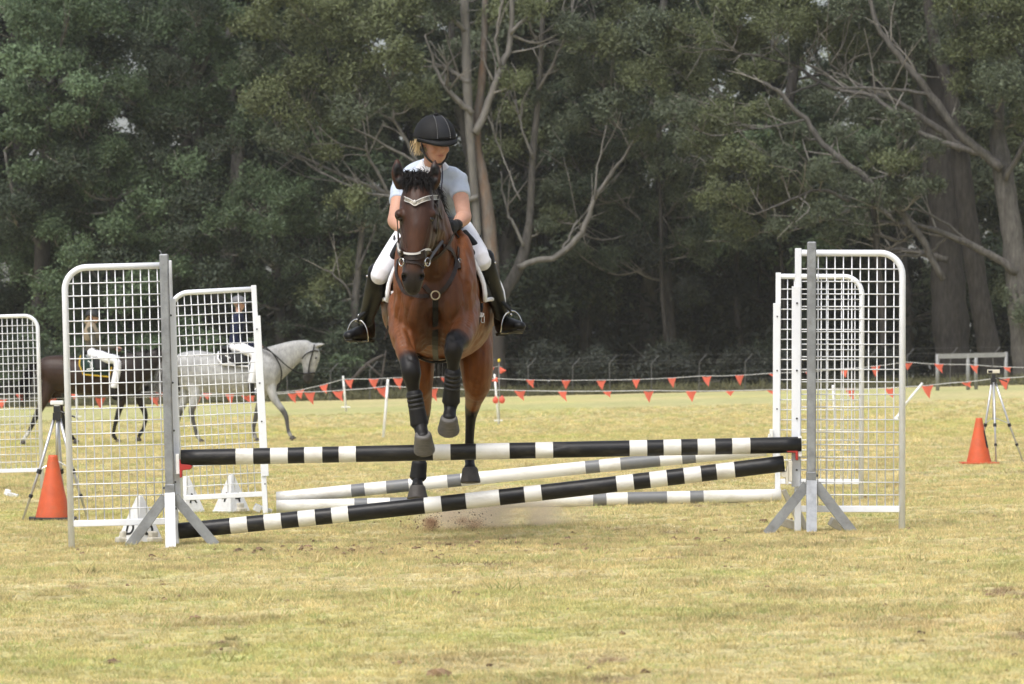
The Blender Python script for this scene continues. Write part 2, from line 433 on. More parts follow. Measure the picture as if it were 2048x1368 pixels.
    a1 = n_.new('GeometryNodeInputNamedAttribute'); a1.data_type = 'FLOAT'; a1.inputs['Name'].default_value = 'sc'
    a2 = n_.new('GeometryNodeInputNamedAttribute'); a2.data_type = 'FLOAT'; a2.inputs['Name'].default_value = 'rot'
    cx = n_.new('ShaderNodeCombineXYZ'); l_.new(a2.outputs[0], cx.inputs['Z'])
    l_.new(cx.outputs[0], ip.inputs['Rotation']); l_.new(a1.outputs[0], ip.inputs['Scale'])
    l_.new(ip.outputs[0], go.inputs[0])
    md = o.modifiers.new('tufts', 'NODES'); md.node_group = ng
    me.materials.append(m)
    tag(o, 'short dry straw coloured and green grass of the paddock', 'grass', kind='stuff')
build_grass()
# ------------------------------------------------------------------ forest
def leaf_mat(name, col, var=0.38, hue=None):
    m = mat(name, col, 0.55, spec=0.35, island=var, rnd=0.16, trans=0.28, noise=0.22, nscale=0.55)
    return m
LEAF = {
    'olive': leaf_mat('gum_leaf_olive', (0.120, 0.140, 0.062)),
    'grey': leaf_mat('gum_leaf_grey', (0.098, 0.120, 0.070)),
    'green': leaf_mat('broad_leaf_green', (0.094, 0.138, 0.068)),
    'bright': leaf_mat('broad_leaf_lit', (0.175, 0.250, 0.135)),
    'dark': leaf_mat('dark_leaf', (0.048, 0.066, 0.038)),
    'casuarina': leaf_mat('shaded_casuarina_needles', (0.028, 0.034, 0.025)),  # low albedo foliage; deep canopy shade is put into the colour too
}
def bark(name, col, dark, sc=3.0, amt=0.8, stocking=None):
    m = mat(name, col, 0.85, spec=0.2, noise=0.4, nscale=9, dirt=(dark, sc, amt, 0.45), stretch=(1, 1, 0.22), bump=0.8, bscale=14)
    if stocking:      # rough dark bark that clothes the lower stem
        N = m.node_tree.nodes; L = m.node_tree.links; b = N['Principled BSDF']; src = b.inputs['Base Color'].links[0].from_socket
        tc = N.new('ShaderNodeTexCoord'); sp = N.new('ShaderNodeSeparateXYZ'); L.new(tc.outputs['Object'], sp.inputs[0])
        t = N.new('ShaderNodeTexNoise'); t.inputs['Scale'].default_value = 1.3; t.inputs['Detail'].default_value = 6; L.new(tc.outputs['Object'], t.inputs['Vector'])
        ad = N.new('ShaderNodeMath'); ad.operation = 'MULTIPLY_ADD'; ad.inputs[1].default_value = 7.0; L.new(t.outputs['Fac'], ad.inputs[0]); L.new(sp.outputs['Z'], ad.inputs[2])
        mr = N.new('ShaderNodeMapRange'); mr.inputs['From Min'].default_value = stocking + 2.6; mr.inputs['From Max'].default_value = stocking + 4.6; L.new(ad.outputs[0], mr.inputs['Value'])
        mx = N.new('ShaderNodeMix'); mx.data_type = 'RGBA'; L.new(mr.outputs[0], mx.inputs[0]); mx.inputs[6].default_value = (0.060, 0.052, 0.046, 1); L.new(src, mx.inputs[7])
        L.new(mx.outputs[2], b.inputs['Base Color'])
    return m
BARK = {
    'pale': bark('pale_gum_bark', (0.185, 0.175, 0.16), (0.07, 0.063, 0.056), 4.5, 0.95, 5.0),
    'orange': bark('peeling_gum_bark', (0.14, 0.125, 0.11), (0.23, 0.12, 0.058), 1.6, 0.85, 5.6),
    'twig': bark('pale_twig_bark', (0.21, 0.195, 0.175), (0.10, 0.09, 0.08), 3.0, 0.6),
    'grey': bark('grey_gum_bark', (0.105, 0.098, 0.09), (0.042, 0.038, 0.034), 5, 0.9),
    'brown': bark('dark_bark', (0.052, 0.047, 0.043), (0.022, 0.020, 0.018), 5, 0.85),
}
rngF = np.random.default_rng(42)
def pad_points(c, r, n, rng, nsub=None):
    """leaf positions of one foliage pad: clusters on the upper and outer shell of an ellipsoid"""
    nsub = nsub or max(9, int(n / 150))
    u = rng.normal(size=(nsub, 3)); u /= np.linalg.norm(u, axis=1)[:, None]
    u[:, 2] = np.where(u[:, 2] < -0.35, -u[:, 2] * 0.6, u[:, 2]); u[:, 1] = np.where(u[:, 1] > 0.45, -u[:, 1] * 0.8, u[:, 1])
    q = rng.uniform(0.45, 1.02, nsub) ** 0.7
    sub = u * q[:, None] * r
    w_ = rng.uniform(0.4, 1.6, nsub); w_ /= w_.sum()
    k = rng.choice(nsub, n, p=w_)
    sig = np.array(r) * 0.125 + 0.07
    off = sub[k] + rng.normal(size=(n, 3)) * sig * np.array([1, 1, 1.15])
    out = off / np.array(r); out = out / (np.linalg.norm(out, axis=1)[:, None] + 1e-6); out[:, 2] += 0.45
    return np.concatenate([np.array(c) + off, out], 1)
def leaf_quads(C, rng, ln=0.21, wd=0.085, droop=0.55):
    n = len(C); ON = C[:, 3:] if C.shape[1] == 6 else None; C = C[:, :3]
    d = rng.normal(size=(n, 3)); d[:, 2] = d[:, 2] * 0.6 - droop; d /= np.linalg.norm(d, axis=1)[:, None]
    h = rng.normal(size=(n, 3)) * (1.0 if ON is None else 0.55)
    if ON is not None: h = h + ON
    w_ = np.cross(d, h); w_ /= np.linalg.norm(w_, axis=1)[:, None]
    up = np.cross(w_, d)
    l = ln * rng.uniform(0.6, 1.35, n)[:, None]; ww = wd * rng.uniform(0.6, 1.3, n)[:, None]
    V = np.empty((n, 4, 3))
    V[:, 0] = C; V[:, 1] = C + d * l * 0.42 + w_ * ww * 0.5; V[:, 2] = C + d * l - up * l * 0.12; V[:, 3] = C + d * l * 0.42 - w_ * ww * 0.5
    return V.reshape(-1, 3)
def leaf_object(name, Vs, mats, parent, L):
    """Vs: list of (vertex array, material slot)"""
    V = np.concatenate([v for v, _ in Vs]) - np.array(L); n = len(V) // 4
    mi = np.concatenate([np.full(len(v) // 4, s) for v, s in Vs])
    me = fast_mesh(name, V, np.arange(n * 4).reshape(n, 4), mi)
    return link_mesh(name, me, mats, parent)
def wob(pts, rng, amp):
    return [Vector(p) + Vector((rng.normal() * amp, 0, rng.normal() * amp)) for p in pts]
def px_path(path, Y, y1, rng, bend=0.3):
    """image polyline with widths -> world points and radii; depth drifts from Y to Y+y1"""
    pts, rad = [], []
    n = len(path); ph = rng.uniform(0, 6.28)
    for i, q in enumerate(path):
        t = i / max(1, n - 1); yy = Y + y1 * t + bend * math.sin(ph + 3 * t) * t
        pts.append(P(q[0], q[1], yy)); rad.append(q[2] / 2 / PXM(yy))
    return pts, rad
def hero_tree(label, base_px, Y, trunks, limbs, pads, leaf_mats, barks=('pale', 'pale'), seed=1, leaf=(0.165, 0.062), density=1.0, name='gum_tree', cat='tree', twigs=True):
    rng = np.random.default_rng(seed)
    g = G(base_px, Y)
    root = empty(name, g, label, cat)
    axis_pts = []; tw0 = []
    for i, t in enumerate(trunks):
        pts, rad = px_path(t, Y + (1.3 if name == 'broadleaf_tree' else 0.4), rng.uniform(-0.3, 0.6), rng, 0.25)
        C = catmull(pts, 4); Rr = [float(q) for q in catmull([np.array([r]) for r in rad], 4)]
        Rr = [max(0.02, q * rng.uniform(0.93, 1.07)) for q in Rr]
        mk('trunk', tube([tuple(c) for c in C], Rr, 12), BARK[barks[min(i, len(barks) - 1)]], root, smooth=True)
        axis_pts += [(np.array(c), r) for c, r in zip(C, Rr)]
    for i, t in enumerate(limbs):
        pts, rad = px_path(t, Y + (1.0 if name == 'broadleaf_tree' else 0.0), rng.uniform(-0.9, 1.6), rng); rad = [q * 0.8 for q in rad]
        C = catmull(pts, 4); Rr = [max(0.014, float(q)) for q in catmull([np.array([r]) for r in rad], 4)]
        C = [c + rng.normal(size=3) * 0.03 for c in C]
        mk('limb', tube([tuple(c) for c in C], Rr, 8), BARK[barks[-1]], root, smooth=True)
        axis_pts += [(np.array(c), r) for c, r in zip(C, Rr)]
        if name == 'gum_tree':            # thin pale side branches along the limb
            for _ in range(int(rng.integers(3, 7))):
                j = int(rng.integers(len(C) // 3, len(C))); a = C[j]; t_ = C[j] - C[j - 1]; t_ = t_ / (np.linalg.norm(t_) + 1e-9)
                d = t_ * rng.uniform(.4, 1.0) + rng.normal(size=3) * .5; d[2] += rng.uniform(0.1, .8); d /= np.linalg.norm(d); L_ = rng.uniform(1.0, 3.6)
                p1 = a + d * L_ * .5 + rng.normal(size=3) * .12; d2 = d + rng.normal(size=3) * .35; d2 /= np.linalg.norm(d2); p2 = p1 + d2 * L_ * .5
                r_ = min(Rr[j] * .6, .05); tw0.append(tube([tuple(q) for q in catmull([a, p1, p2], 3)], list(np.linspace(r_, .012, 7)), 5))
                p3 = p1 + (d + rng.normal(size=3) * .7) * L_ * .3; tw0.append(tube([tuple(p1), tuple(p3)], [r_ * .5, .010], 4))
    Vs, tw = [], tw0
    AP = np.array([a for a, _ in axis_pts]) if axis_pts else None
    for (px, py, rx, ry, mi) in pads:
        dy = rng.uniform(-1.6, 1.8); s = PXM(Y + dy)
        c = np.array(P(px, py, Y + dy)); ry = ry * 1.22; rx = rx * 0.98
        r = np.array([rx / s, (rx + ry) / 2 / s * rng.uniform(0.8, 1.2), ry / s])
        area = math.pi * r[0] * r[2]
        n = int(density * 3.0 * area / (0.5 * leaf[0] * leaf[1] * 0.95) * rng.uniform(0.75, 1.15))
        pp = pad_points(c, r, n, rng)
        pp = pp[pp[:, 2] > gzn(pp[:, 0], pp[:, 1]) + 0.05]
        lf = rng.uniform(.9, 1.45); Vs.append((leaf_quads(pp, rng, leaf[0] * lf, leaf[1] * lf), mi if rng.random() > .2 else int(rng.integers(len(leaf_mats)))))
        if twigs and AP is not None:
            # a branch from the nearest wood below the pad, then a few forks inside it
            dv = c - AP; dist = np.linalg.norm(dv, axis=1) + np.where(AP[:, 2] > c[2] - 0.1, 2.5, 0)
            j = int(np.argmin(dist)); a = AP[j]; L = np.linalg.norm(c - a)
            if L < 7.5:
                mid = (a + c) / 2 + np.array([0, 0, -0.12 * L]) + rng.normal(size=3) * 0.06 * L
                r0 = min(axis_pts[j][1] * 0.7, 0.045 + 0.014 * L)
                path = catmull([a, mid, c], 4)
                tw.append(tube([tuple(p) for p in path], list(np.linspace(r0, 0.024, len(path))), 5))
                for _ in range(5):
                    e = c + rng.normal(size=3) * r * 0.55; e[2] = c[2] + abs(rng.normal()) * r[2] * 0.5
                    b = path[int(rng.integers(3, len(path)))]
                    m_ = (b + e) / 2 + rng.normal(size=3) * 0.12
                    tw.append(tube([tuple(b), tuple(m_), tuple(e)], [0.026, 0.019, 0.010], 4))
    if Vs: leaf_object('crown', Vs, [LEAF[k] for k in leaf_mats], root, g)
    if tw:
        o = mk('twigs', joinVF(*tw), BARK['twig' if barks[-1] != 'brown' else 'brown'], root, smooth=True); tag(o, kind='stuff')
    return root
def fill(rng, x0, x1, y0, y1, n, r0, r1, mi, flat=0.72, inside=None):
    out, tries = [], 0
    while len(out) < n and tries < n * 40:
        tries += 1
        x, y = rng.uniform(x0, x1), rng.uniform(y0, y1)
        if inside and not inside(x, y): continue
        r = rng.uniform(r0, r1)
        if any((x - o[0]) ** 2 + (y - o[1]) ** 2 < (0.55 * (r + o[2])) ** 2 for o in out): continue
        out.append((x, y, r, r * flat * rng.uniform(0.85, 1.2), mi if isinstance(mi, int) else int(rng.choice(mi))))
    return out
rg = np.random.default_rng(99)
YT = 181.0
# central pale gum: grey stem and orange, peeling stem, many open limbs
hero_tree('tall pale gum with twin grey and orange stems behind the rider', 972, YT,
    [[(955, 800, 28), (954, 620, 21), (954, 460, 17), (942, 300, 17), (935, 180, 18), (931, 60, 18), (926, -60, 17)],
     [(994, 800, 44), (990, 640, 34), (980, 480, 29), (970, 390, 27), (959, 330, 24), (951, 268, 20), (962, 180, 16), (968, 90, 14), (972, -50, 13)]],
    [[(950, 268, 20), (978, 205, 18), (1004, 135, 16), (1022, 70, 14), (1026, -40, 12)], [(1020, 66, 10), (1060, 30, 8), (1110, -8, 6)],
     [(938, 165, 14), (912, 148, 12), (884, 130, 10)], [(944, 225, 16), (912, 198, 13), (885, 165, 10), (866, 120, 7), (850, 70, 5)],
     [(932, 60, 14), (895, 30, 11), (850, -20, 9)], [(1004, 135, 9), (992, 80, 8), (1000, 20, 7), (1012, -30, 6)],
     [(955, 395, 14), (905, 405, 13), (800, 396, 12), (740, 372, 10), (680, 350, 9), (610, 316, 7), (545, 284, 5)],
     [(775, 388, 9), (748, 330, 8), (728, 292, 6)], [(680, 350, 6), (655, 310, 5), (620, 250, 4)], [(800, 398, 8), (720, 380, 6), (640, 345, 5), (575, 300, 4)],
     [(905, 405, 10), (840, 330, 9), (790, 245, 8), (740, 215, 7), (690, 170, 6)], [(790, 245, 7), (780, 180, 6), (745, 120, 5), (735, 60, 4)],
     [(840, 330, 8), (770, 290, 6), (705, 255, 5)], [(1040, 400, 4), (1000, 300, 4), (975, 230, 5)]],
    [(540, 215, 66, 44, 0), (600, 160, 62, 44, 0), (655, 100, 66, 46, 0), (715, 170, 58, 40, 0), (620, 255, 64, 36, 0), (560, 285, 52, 30, 1), (700, 235, 56, 32, 0), (745, 60, 60, 44, 0),
     (790, 120, 55, 38, 0), (800, 30, 56, 40, 1), (830, 200, 48, 34, 0), (680, 20, 64, 42, 0), (770, 200, 46, 30, 1), (740, 285, 44, 24, 1), (1035, 165, 40, 26, 0), (1000, 30, 44, 34, 0), (1080, 20, 48, 32, 0), (880, 40, 44, 34, 1),
     (905, 110, 32, 24, 1), (600, 60, 60, 44, 0), (520, 130, 50, 40, 1), (860, 280, 32, 22, 1), (890, -15, 60, 36, 0), (1130, 60, 44, 34, 1), (650, 310, 34, 20, 0), (505, 60, 50, 44, 0), (575, 5, 60, 40, 0)],
    ('olive', 'grey'), ('pale', 'orange', 'pale'), seed=11, density=0.92)
# leaning forked tree right of the rider
hero_tree('leaning grey tree forking right of the jumping horse', 985, YT + 2,
    [[(975, 800, 26), (985, 690, 25), (1002, 600, 25), (1040, 530, 24), (1058, 450, 16), (1063, 360, 14), (1068, 280, 13), (1078, 180, 11), (1084, 60, 10), (1090, -40, 9)]],
    [[(1036, 534, 15), (1075, 522, 15), (1115, 512, 15), (1150, 482, 15), (1176, 440, 13), (1190, 395, 11), (1215, 358, 9), (1245, 318, 7), (1275, 270, 5)], [(1048, 492, 9), (1030, 455, 8), (1014, 425, 7), (1006, 380, 5), (1003, 345, 4)],
     [(1066, 320, 8), (1045, 260, 6), (1030, 200, 5)], [(1078, 180, 7), (1115, 110, 6), (1140, 50, 5), (1150, -20, 4)], [(1190, 400, 7), (1196, 330, 5), (1215, 240, 4), (1222, 180, 3)], [(1120, 510, 7), (1140, 470, 6), (1155, 440, 4)],
     [(1084, 100, 6), (1060, 50, 5), (1050, 0, 4)]],
    [(1112, 438, 38, 26, 0), (1090, 455, 24, 16, 1), (1278, 272, 34, 24, 0), (1130, 130, 42, 30, 1), (1160, 70, 50, 36, 1), (1090, 200, 30, 22, 1), (1195, 150, 48, 34, 1), (1215, 215, 44, 32, 1), (1225, 90, 46, 34, 0)],
    ('olive', 'grey'), ('grey', 'pale'), seed=12, density=0.9)
# right: three big trunks, sweeping limbs
hero_tree('massive dark trunk behind the steel rail, straight', 1908, YT + 3,
    [[(1910, 800, 88), (1906, 720, 74), (1898, 600, 70), (1890, 450, 64), (1882, 300, 60), (1884, 150, 58), (1890, -60, 54)]],
    [[(1895, 520, 20), (1850, 508, 16), (1800, 500, 11), (1768, 502, 7)], [(1884, 230, 22), (1850, 180, 16), (1800, 110, 12), (1770, 40, 9)], [(1884, 120, 22), (1930, 60, 16), (1990, 10, 12)]],
    fill(rg, 1690, 1850, -10, 120, 6, 50, 66, 1), ('olive', 'grey'), ('brown', 'grey'), seed=13)
hero_tree('dark leaning trunk second from the right edge', 1988, YT + 1,
    [[(1992, 800, 58), (1978, 700, 46), (1960, 600, 42), (1942, 480, 40), (1926, 360, 38), (1918, 280, 36), (1900, 180, 26), (1870, 90, 22), (1850, -40, 18)]],
    [[(1922, 300, 24), (1885, 265, 20), (1830, 225, 16), (1770, 195, 14), (1700, 182, 12), (1640, 165, 10), (1590, 128, 8), (1545, 95, 6)], [(1770, 195, 9), (1710, 165, 7), (1660, 130, 6)], [(1700, 182, 8), (1650, 150, 6), (1600, 120, 5)],
     [(1640, 165, 7), (1600, 180, 5), (1540, 205, 4)], [(1590, 128, 6), (1500, 110, 5), (1430, 96, 4)], [(1830, 225, 9), (1760, 215, 6), (1690, 205, 4)]],
    [(1700, 95, 60, 42, 0), (1640, 60, 66, 46, 0), (1560, 60, 62, 44, 0), (1600, 110, 50, 34, 1), (1490, 90, 60, 42, 0), (1430, 110, 56, 38, 0), (1380, 70, 58, 44, 0), (1520, 150, 48, 30, 1), (1650, 215, 40, 26, 1), (1740, 230, 44, 28, 1), (1580, 20, 60, 40, 0), (1470, 20, 66, 42, 0),
     (1700, 20, 60, 40, 1), (1350, 140, 56, 42, 0), (1300, 60, 58, 44, 1), (1420, 170, 52, 36, 0), (1290, 165, 54, 38, 0)],
    ('olive', 'grey'), ('brown', 'grey'), seed=14, density=0.95)
hero_tree('grey gum at the right edge throwing long limbs leftwards', 2034, YT - 2,
    [[(2062, 810, 70), (2050, 700, 56), (2040, 600, 50), (2026, 480, 44), (2014, 400, 42), (2004, 330, 40), (1994, 260, 30), (2000, 180, 26), (2015, 60, 24), (2020, -50, 20)]],
    [[(2032, 545, 20), (1990, 515, 20), (1945, 492, 18), (1895, 470, 15), (1850, 456, 12), (1780, 447, 10), (1720, 444, 8), (1650, 438, 5)], [(2004, 335, 26), (1962, 305, 24), (1915, 262, 22), (1862, 190, 19), (1830, 150, 17), (1785, 95, 15), (1755, 50, 13), (1730, -30, 10)],
     [(1962, 305, 18), (1900, 290, 16), (1835, 262, 14), (1770, 212, 12), (1740, 190, 10), (1680, 182, 8)], [(1862, 190, 10), (1800, 180, 8), (1730, 175, 6), (1670, 178, 4)], [(1895, 470, 9), (1860, 505, 8), (1800, 512, 6), (1760, 510, 4)],
     [(2010, 360, 14), (2040, 300, 12), (2070, 240, 10)], [(1945, 492, 9), (1880, 440, 7), (1830, 420, 5), (1770, 425, 4)], [(1850, 456, 8), (1800, 480, 6), (1750, 470, 4)], [(2000, 240, 12), (1960, 180, 9), (1945, 120, 7)]],
    [(1955, 100, 62, 50, 0), (2005, 175, 60, 50, 0), (2030, 80, 60, 52, 0), (1930, 170, 44, 34, 1), (1990, 20, 66, 46, 0), (1910, 50, 52, 40, 1), (2040, 250, 44, 34, 0), (1960, 235, 40, 28, 1), (2030, 590, 34, 40, 1), (2046, 640, 26, 34, 1), (1900, 120, 40, 30, 1), (1905, 10, 50, 36, 0), (2000, 260, 32, 22, 1)],
    ('olive', 'grey'), ('grey', 'grey'), seed=15, density=1.0)
hero_tree('spreading olive tree hanging over the right wings', 1700, YT - 3,
    [[(1775, 802, 16), (1768, 700, 15), (1762, 600, 14), (1752, 480, 13), (1745, 400, 12)]],
    [[(1886, 560, 16), (1838, 470, 18), (1785, 405, 19), (1735, 362, 19), (1690, 325, 17), (1648, 290, 15), (1610, 240, 13), (1565, 190, 11), (1525, 165, 9)], [(1700, 400, 10), (1640, 380, 8), (1580, 400, 6), (1510, 430, 4)], [(1690, 325, 8), (1620, 330, 6), (1560, 320, 5)],
     [(1700, 420, 9), (1640, 440, 7), (1590, 460, 5), (1540, 455, 4)], [(1735, 362, 8), (1790, 350, 6), (1840, 370, 4)], [(1610, 240, 7), (1560, 250, 5), (1500, 260, 4)]],
    [(1450, 250, 64, 44, 0), (1400, 300, 46, 32, 0), (1480, 330, 62, 40, 0), (1440, 395, 54, 38, 0), (1520, 390, 54, 36, 0), (1475, 455, 50, 32, 0), (1455, 485, 36, 20, 1), (1560, 330, 56, 36, 1), (1590, 400, 54, 34, 0), (1640, 350, 50, 32, 1), (1560, 460, 44, 26, 1), (1640, 430, 46, 28, 1), (1690, 370, 46, 30, 1), (1730, 300, 50, 32, 1),
     (1790, 330, 50, 32, 0), (1840, 380, 42, 28, 1), (1760, 400, 48, 28, 1), (1600, 270, 44, 30, 1), (1530, 230, 46, 32, 0), (1680, 270, 44, 28, 1), (1800, 260, 42, 28, 1), (1350, 230, 44, 32, 1), (1715, 455, 40, 22, 1), (1650, 480, 38, 20, 1), (1850, 300, 36, 24, 1)],
    ('olive', 'grey'), ('brown', 'grey'), seed=16, density=0.85)
hero_tree('tall dusky gum between the forked tree and the right wings', 1330, YT + 7,
    [[(1345, 800, 30), (1338, 640, 26), (1326, 480, 22), (1318, 300, 18), (1310, 150, 14)]],
    [[(1330, 520, 10), (1280, 440, 8), (1230, 400, 5)], [(1322, 380, 10), (1370, 320, 8), (1410, 290, 5)], [(1316, 280, 9), (1260, 220, 7), (1210, 190, 4)]],
    fill(rg, 1120, 1420, 190, 520, 30, 40, 56, [0, 0, 1]), ('grey', 'dark'), ('brown', 'grey'), seed=17, density=0.75)
hero_tree('tall dusky gum filling the gap above the central fork', 1180, YT + 9,
    [[(1170, 800, 28), (1172, 640, 25), (1176, 480, 22), (1180, 300, 18), (1186, 100, 12)]],
    [[(1174, 400, 9), (1130, 330, 7), (1100, 300, 5)]],
    fill(rg, 990, 1290, -20, 330, 26, 42, 58, [0, 1]), ('olive', 'grey'), ('brown', 'grey'), seed=18, density=0.7)
# left: dense broad-leaved wall of trees reaching the ground
hero_tree('bright green domed tree in the top left corner', 70, YT + 1,
    [[(75, 810, 36), (80, 600, 32), (90, 400, 28), (100, 250, 22), (110, 120, 16)]],
    [[(90, 400, 14), (130, 330, 11), (190, 280, 8)], [(85, 500, 14), (30, 400, 10), (10, 300, 7)]],
    [(45, 60, 62, 44, 0), (120, 130, 66, 44, 0), (60, 130, 60, 40, 0), (20, 190, 50, 34, 0), (110, 60, 54, 46, 0), (165, 175, 44, 28, 0), (80, 205, 60, 36, 1), (150, 240, 54, 32, 1), (30, 270, 54, 36, 1), (90, 290, 54, 34, 1), (140, 20, 50, 40, 1), (40, 0, 60, 40, 0), (200, 220, 40, 26, 1),
     (60, 350, 52, 34, 2), (20, 420, 50, 36, 2), (110, 380, 52, 34, 1), (160, 310, 50, 34, 2), (70, 450, 50, 36, 2)],
    ('bright', 'green', 'dark'), ('brown', 'grey'), seed=21, leaf=(0.16, 0.075), density=1.05, name='broadleaf_tree')  # leaf tones carry painted light: lit upper pads, shaded lower ones
hero_tree('deep green tree with a domed bough left of centre', 398, YT + 2,
    [[(402, 810, 40), (400, 600, 34), (398, 450, 30), (396, 300, 26), (392, 150, 22), (400, 20, 18), (402, -40, 16)]],
    [[(396, 330, 14), (350, 300, 12), (320, 290, 9), (300, 240, 6)], [(396, 360, 12), (350, 345, 10), (312, 318, 7)], [(394, 180, 12), (350, 110, 12), (290, 85, 9), (240, 55, 6)], [(396, 190, 10), (440, 150, 9), (500, 100, 6)],
     [(398, 200, 12), (352, 130, 10), (340, 80, 7)], [(400, 150, 12), (430, 70, 9), (440, 10, 6)], [(396, 300, 8), (340, 200, 7), (250, 150, 5), (220, 90, 4)]],
    [(330, 215, 60, 36, 0), (390, 205, 58, 34, 0), (290, 245, 40, 28, 0), (440, 220, 46, 30, 1), (350, 250, 50, 24, 2), (240, 180, 60, 40, 1), (200, 120, 60, 44, 2), (270, 110, 60, 44, 2), (330, 60, 66, 48, 1), (260, 30, 66, 46, 2), (420, 100, 60, 44, 2), (470, 50, 54, 44, 1), (380, 20, 60, 44, 2),
     (470, 150, 52, 38, 1), (200, 40, 56, 44, 1), (340, 150, 56, 36, 2), (180, 250, 54, 36, 2), (300, 290, 52, 34, 2), (440, 300, 52, 36, 2), (500, 260, 46, 36, 1), (220, 300, 54, 36, 1)],
    ('green', 'green', 'dark'), ('brown', 'grey'), seed=22, leaf=(0.16, 0.07), density=0.95, name='broadleaf_tree')
hero_tree('rounded green tree above the grey horse', 540, YT - 1,
    [[(560, 806, 26), (562, 640, 22), (552, 540, 18), (545, 440, 14)]],
    [[(556, 580, 9), (600, 540, 7), (640, 500, 5)], [(552, 540, 9), (505, 500, 7), (470, 470, 5)], [(560, 620, 8), (520, 610, 6), (480, 600, 4)]],
    [(525, 370, 54, 40, 0), (490, 400, 46, 32, 0), (570, 400, 50, 36, 1), (450, 440, 46, 34, 1), (535, 450, 56, 36, 1), (600, 450, 48, 36, 1), (480, 500, 50, 34, 2), (560, 520, 50, 34, 2), (420, 500, 46, 34, 1), (620, 520, 44, 34, 2), (430, 560, 48, 34, 2), (500, 570, 48, 32, 2), (590, 590, 44, 34, 2), (640, 400, 40, 32, 2), (400, 400, 46, 34, 2)],
    ('green', 'green', 'dark'), ('brown', 'grey'), seed=23, leaf=(0.16, 0.07), name='broadleaf_tree')
hero_tree('dark thicket tree behind the left wing', 235, YT,
    [[(240, 806, 30), (236, 650, 26), (230, 500, 20), (225, 400, 14)]],
    [[(236, 600, 10), (180, 540, 8), (130, 500, 5)], [(234, 560, 10), (290, 500, 8), (330, 470, 5)]],
    fill(rg, 100, 400, 320, 730, 34, 42, 58, [0, 0, 1, 1]), ('green', 'dark'), ('brown', 'grey'), seed=24, leaf=(0.16, 0.07), name='broadleaf_tree')
hero_tree('shaded dark tree at the far left edge', 20, YT + 4,
    [[(24, 806, 34), (28, 650, 30), (34, 500, 24)]], [[(28, 620, 10), (70, 560, 8), (100, 520, 5)]],
    fill(rg, -60, 140, 380, 740, 22, 44, 60, [0, 0, 1]), ('dark', 'green'), ('brown', 'brown'), seed=25, leaf=(0.17, 0.075), name='broadleaf_tree')
hero_tree('olive sapling crown beside the rider on the left', 690, YT - 2,
    [[(700, 802, 20), (706, 660, 17), (716, 540, 14), (724, 460, 10)]],
    [[(710, 600, 7), (680, 560, 6), (650, 540, 4)], [(716, 540, 7), (740, 480, 5), (760, 430, 4)]],
    [(700, 400, 46, 34, 0), (670, 450, 42, 30, 1), (730, 440, 40, 30, 1), (665, 560, 52, 34, 0), (625, 590, 46, 30, 0), (700, 545, 50, 32, 0), (740, 580, 40, 30, 1), (650, 620, 50, 30, 1), (720, 640, 44, 30, 1), (600, 650, 44, 30, 1), (700, 690, 50, 34, 1), (640, 710, 44, 34, 1)],
    ('olive', 'dark'), ('grey', 'grey'), seed=26, density=0.95)
# low scrub along the fence, each bush its own plant
scrub = [(60, 720, 60, 46), (180, 740, 60, 44), (300, 735, 60, 46), (420, 720, 56, 46), (510, 735, 52, 44), (600, 745, 50, 40), (690, 750, 54, 36), (1190, 745, 56, 40), (1330, 740, 60, 42), (1470, 745, 58, 40), (1600, 740, 60, 44), (1760, 745, 60, 42), (1085, 740, 50, 44)]
words = ['below the far left wing', 'left of the brown horse', 'under the dark thicket', 'behind the grey horse rump', 'behind the grey horse neck', 'in front of the grey horse nose', 'beside the tilted post', 'right of the leaning tree', 'between the dark stems', 'left of the right wings', 'behind the right wings', 'left of the massive trunk', 'behind the marker stake']
for i, (x, y, rx, ry) in enumerate(scrub):
    left = x < 800
    pads = [(x, y, rx, ry, 0), (x - rx * 0.6, y + 16, rx * 0.6, ry * 0.6, 1), (x + rx * 0.6, y + 14, rx * 0.65, ry * 0.65, 0), (x + rx * 0.1, y - ry * 0.7, rx * 0.6, ry * 0.5, 1)]
    hero_tree(('dark scrubby bush ' if not left else 'shady green bush ') + words[i], x, YT - 4 + (i % 3), [[(x, 802, 8), (x + 4, y, 6), (x + 8, y - ry * 0.6, 4)]], [], pads,
              ('dark', 'green') if left else ('casuarina', 'casuarina'), ('brown',), seed=60 + i, leaf=(0.17, 0.065), density=0.8, name='bush', cat='bush')
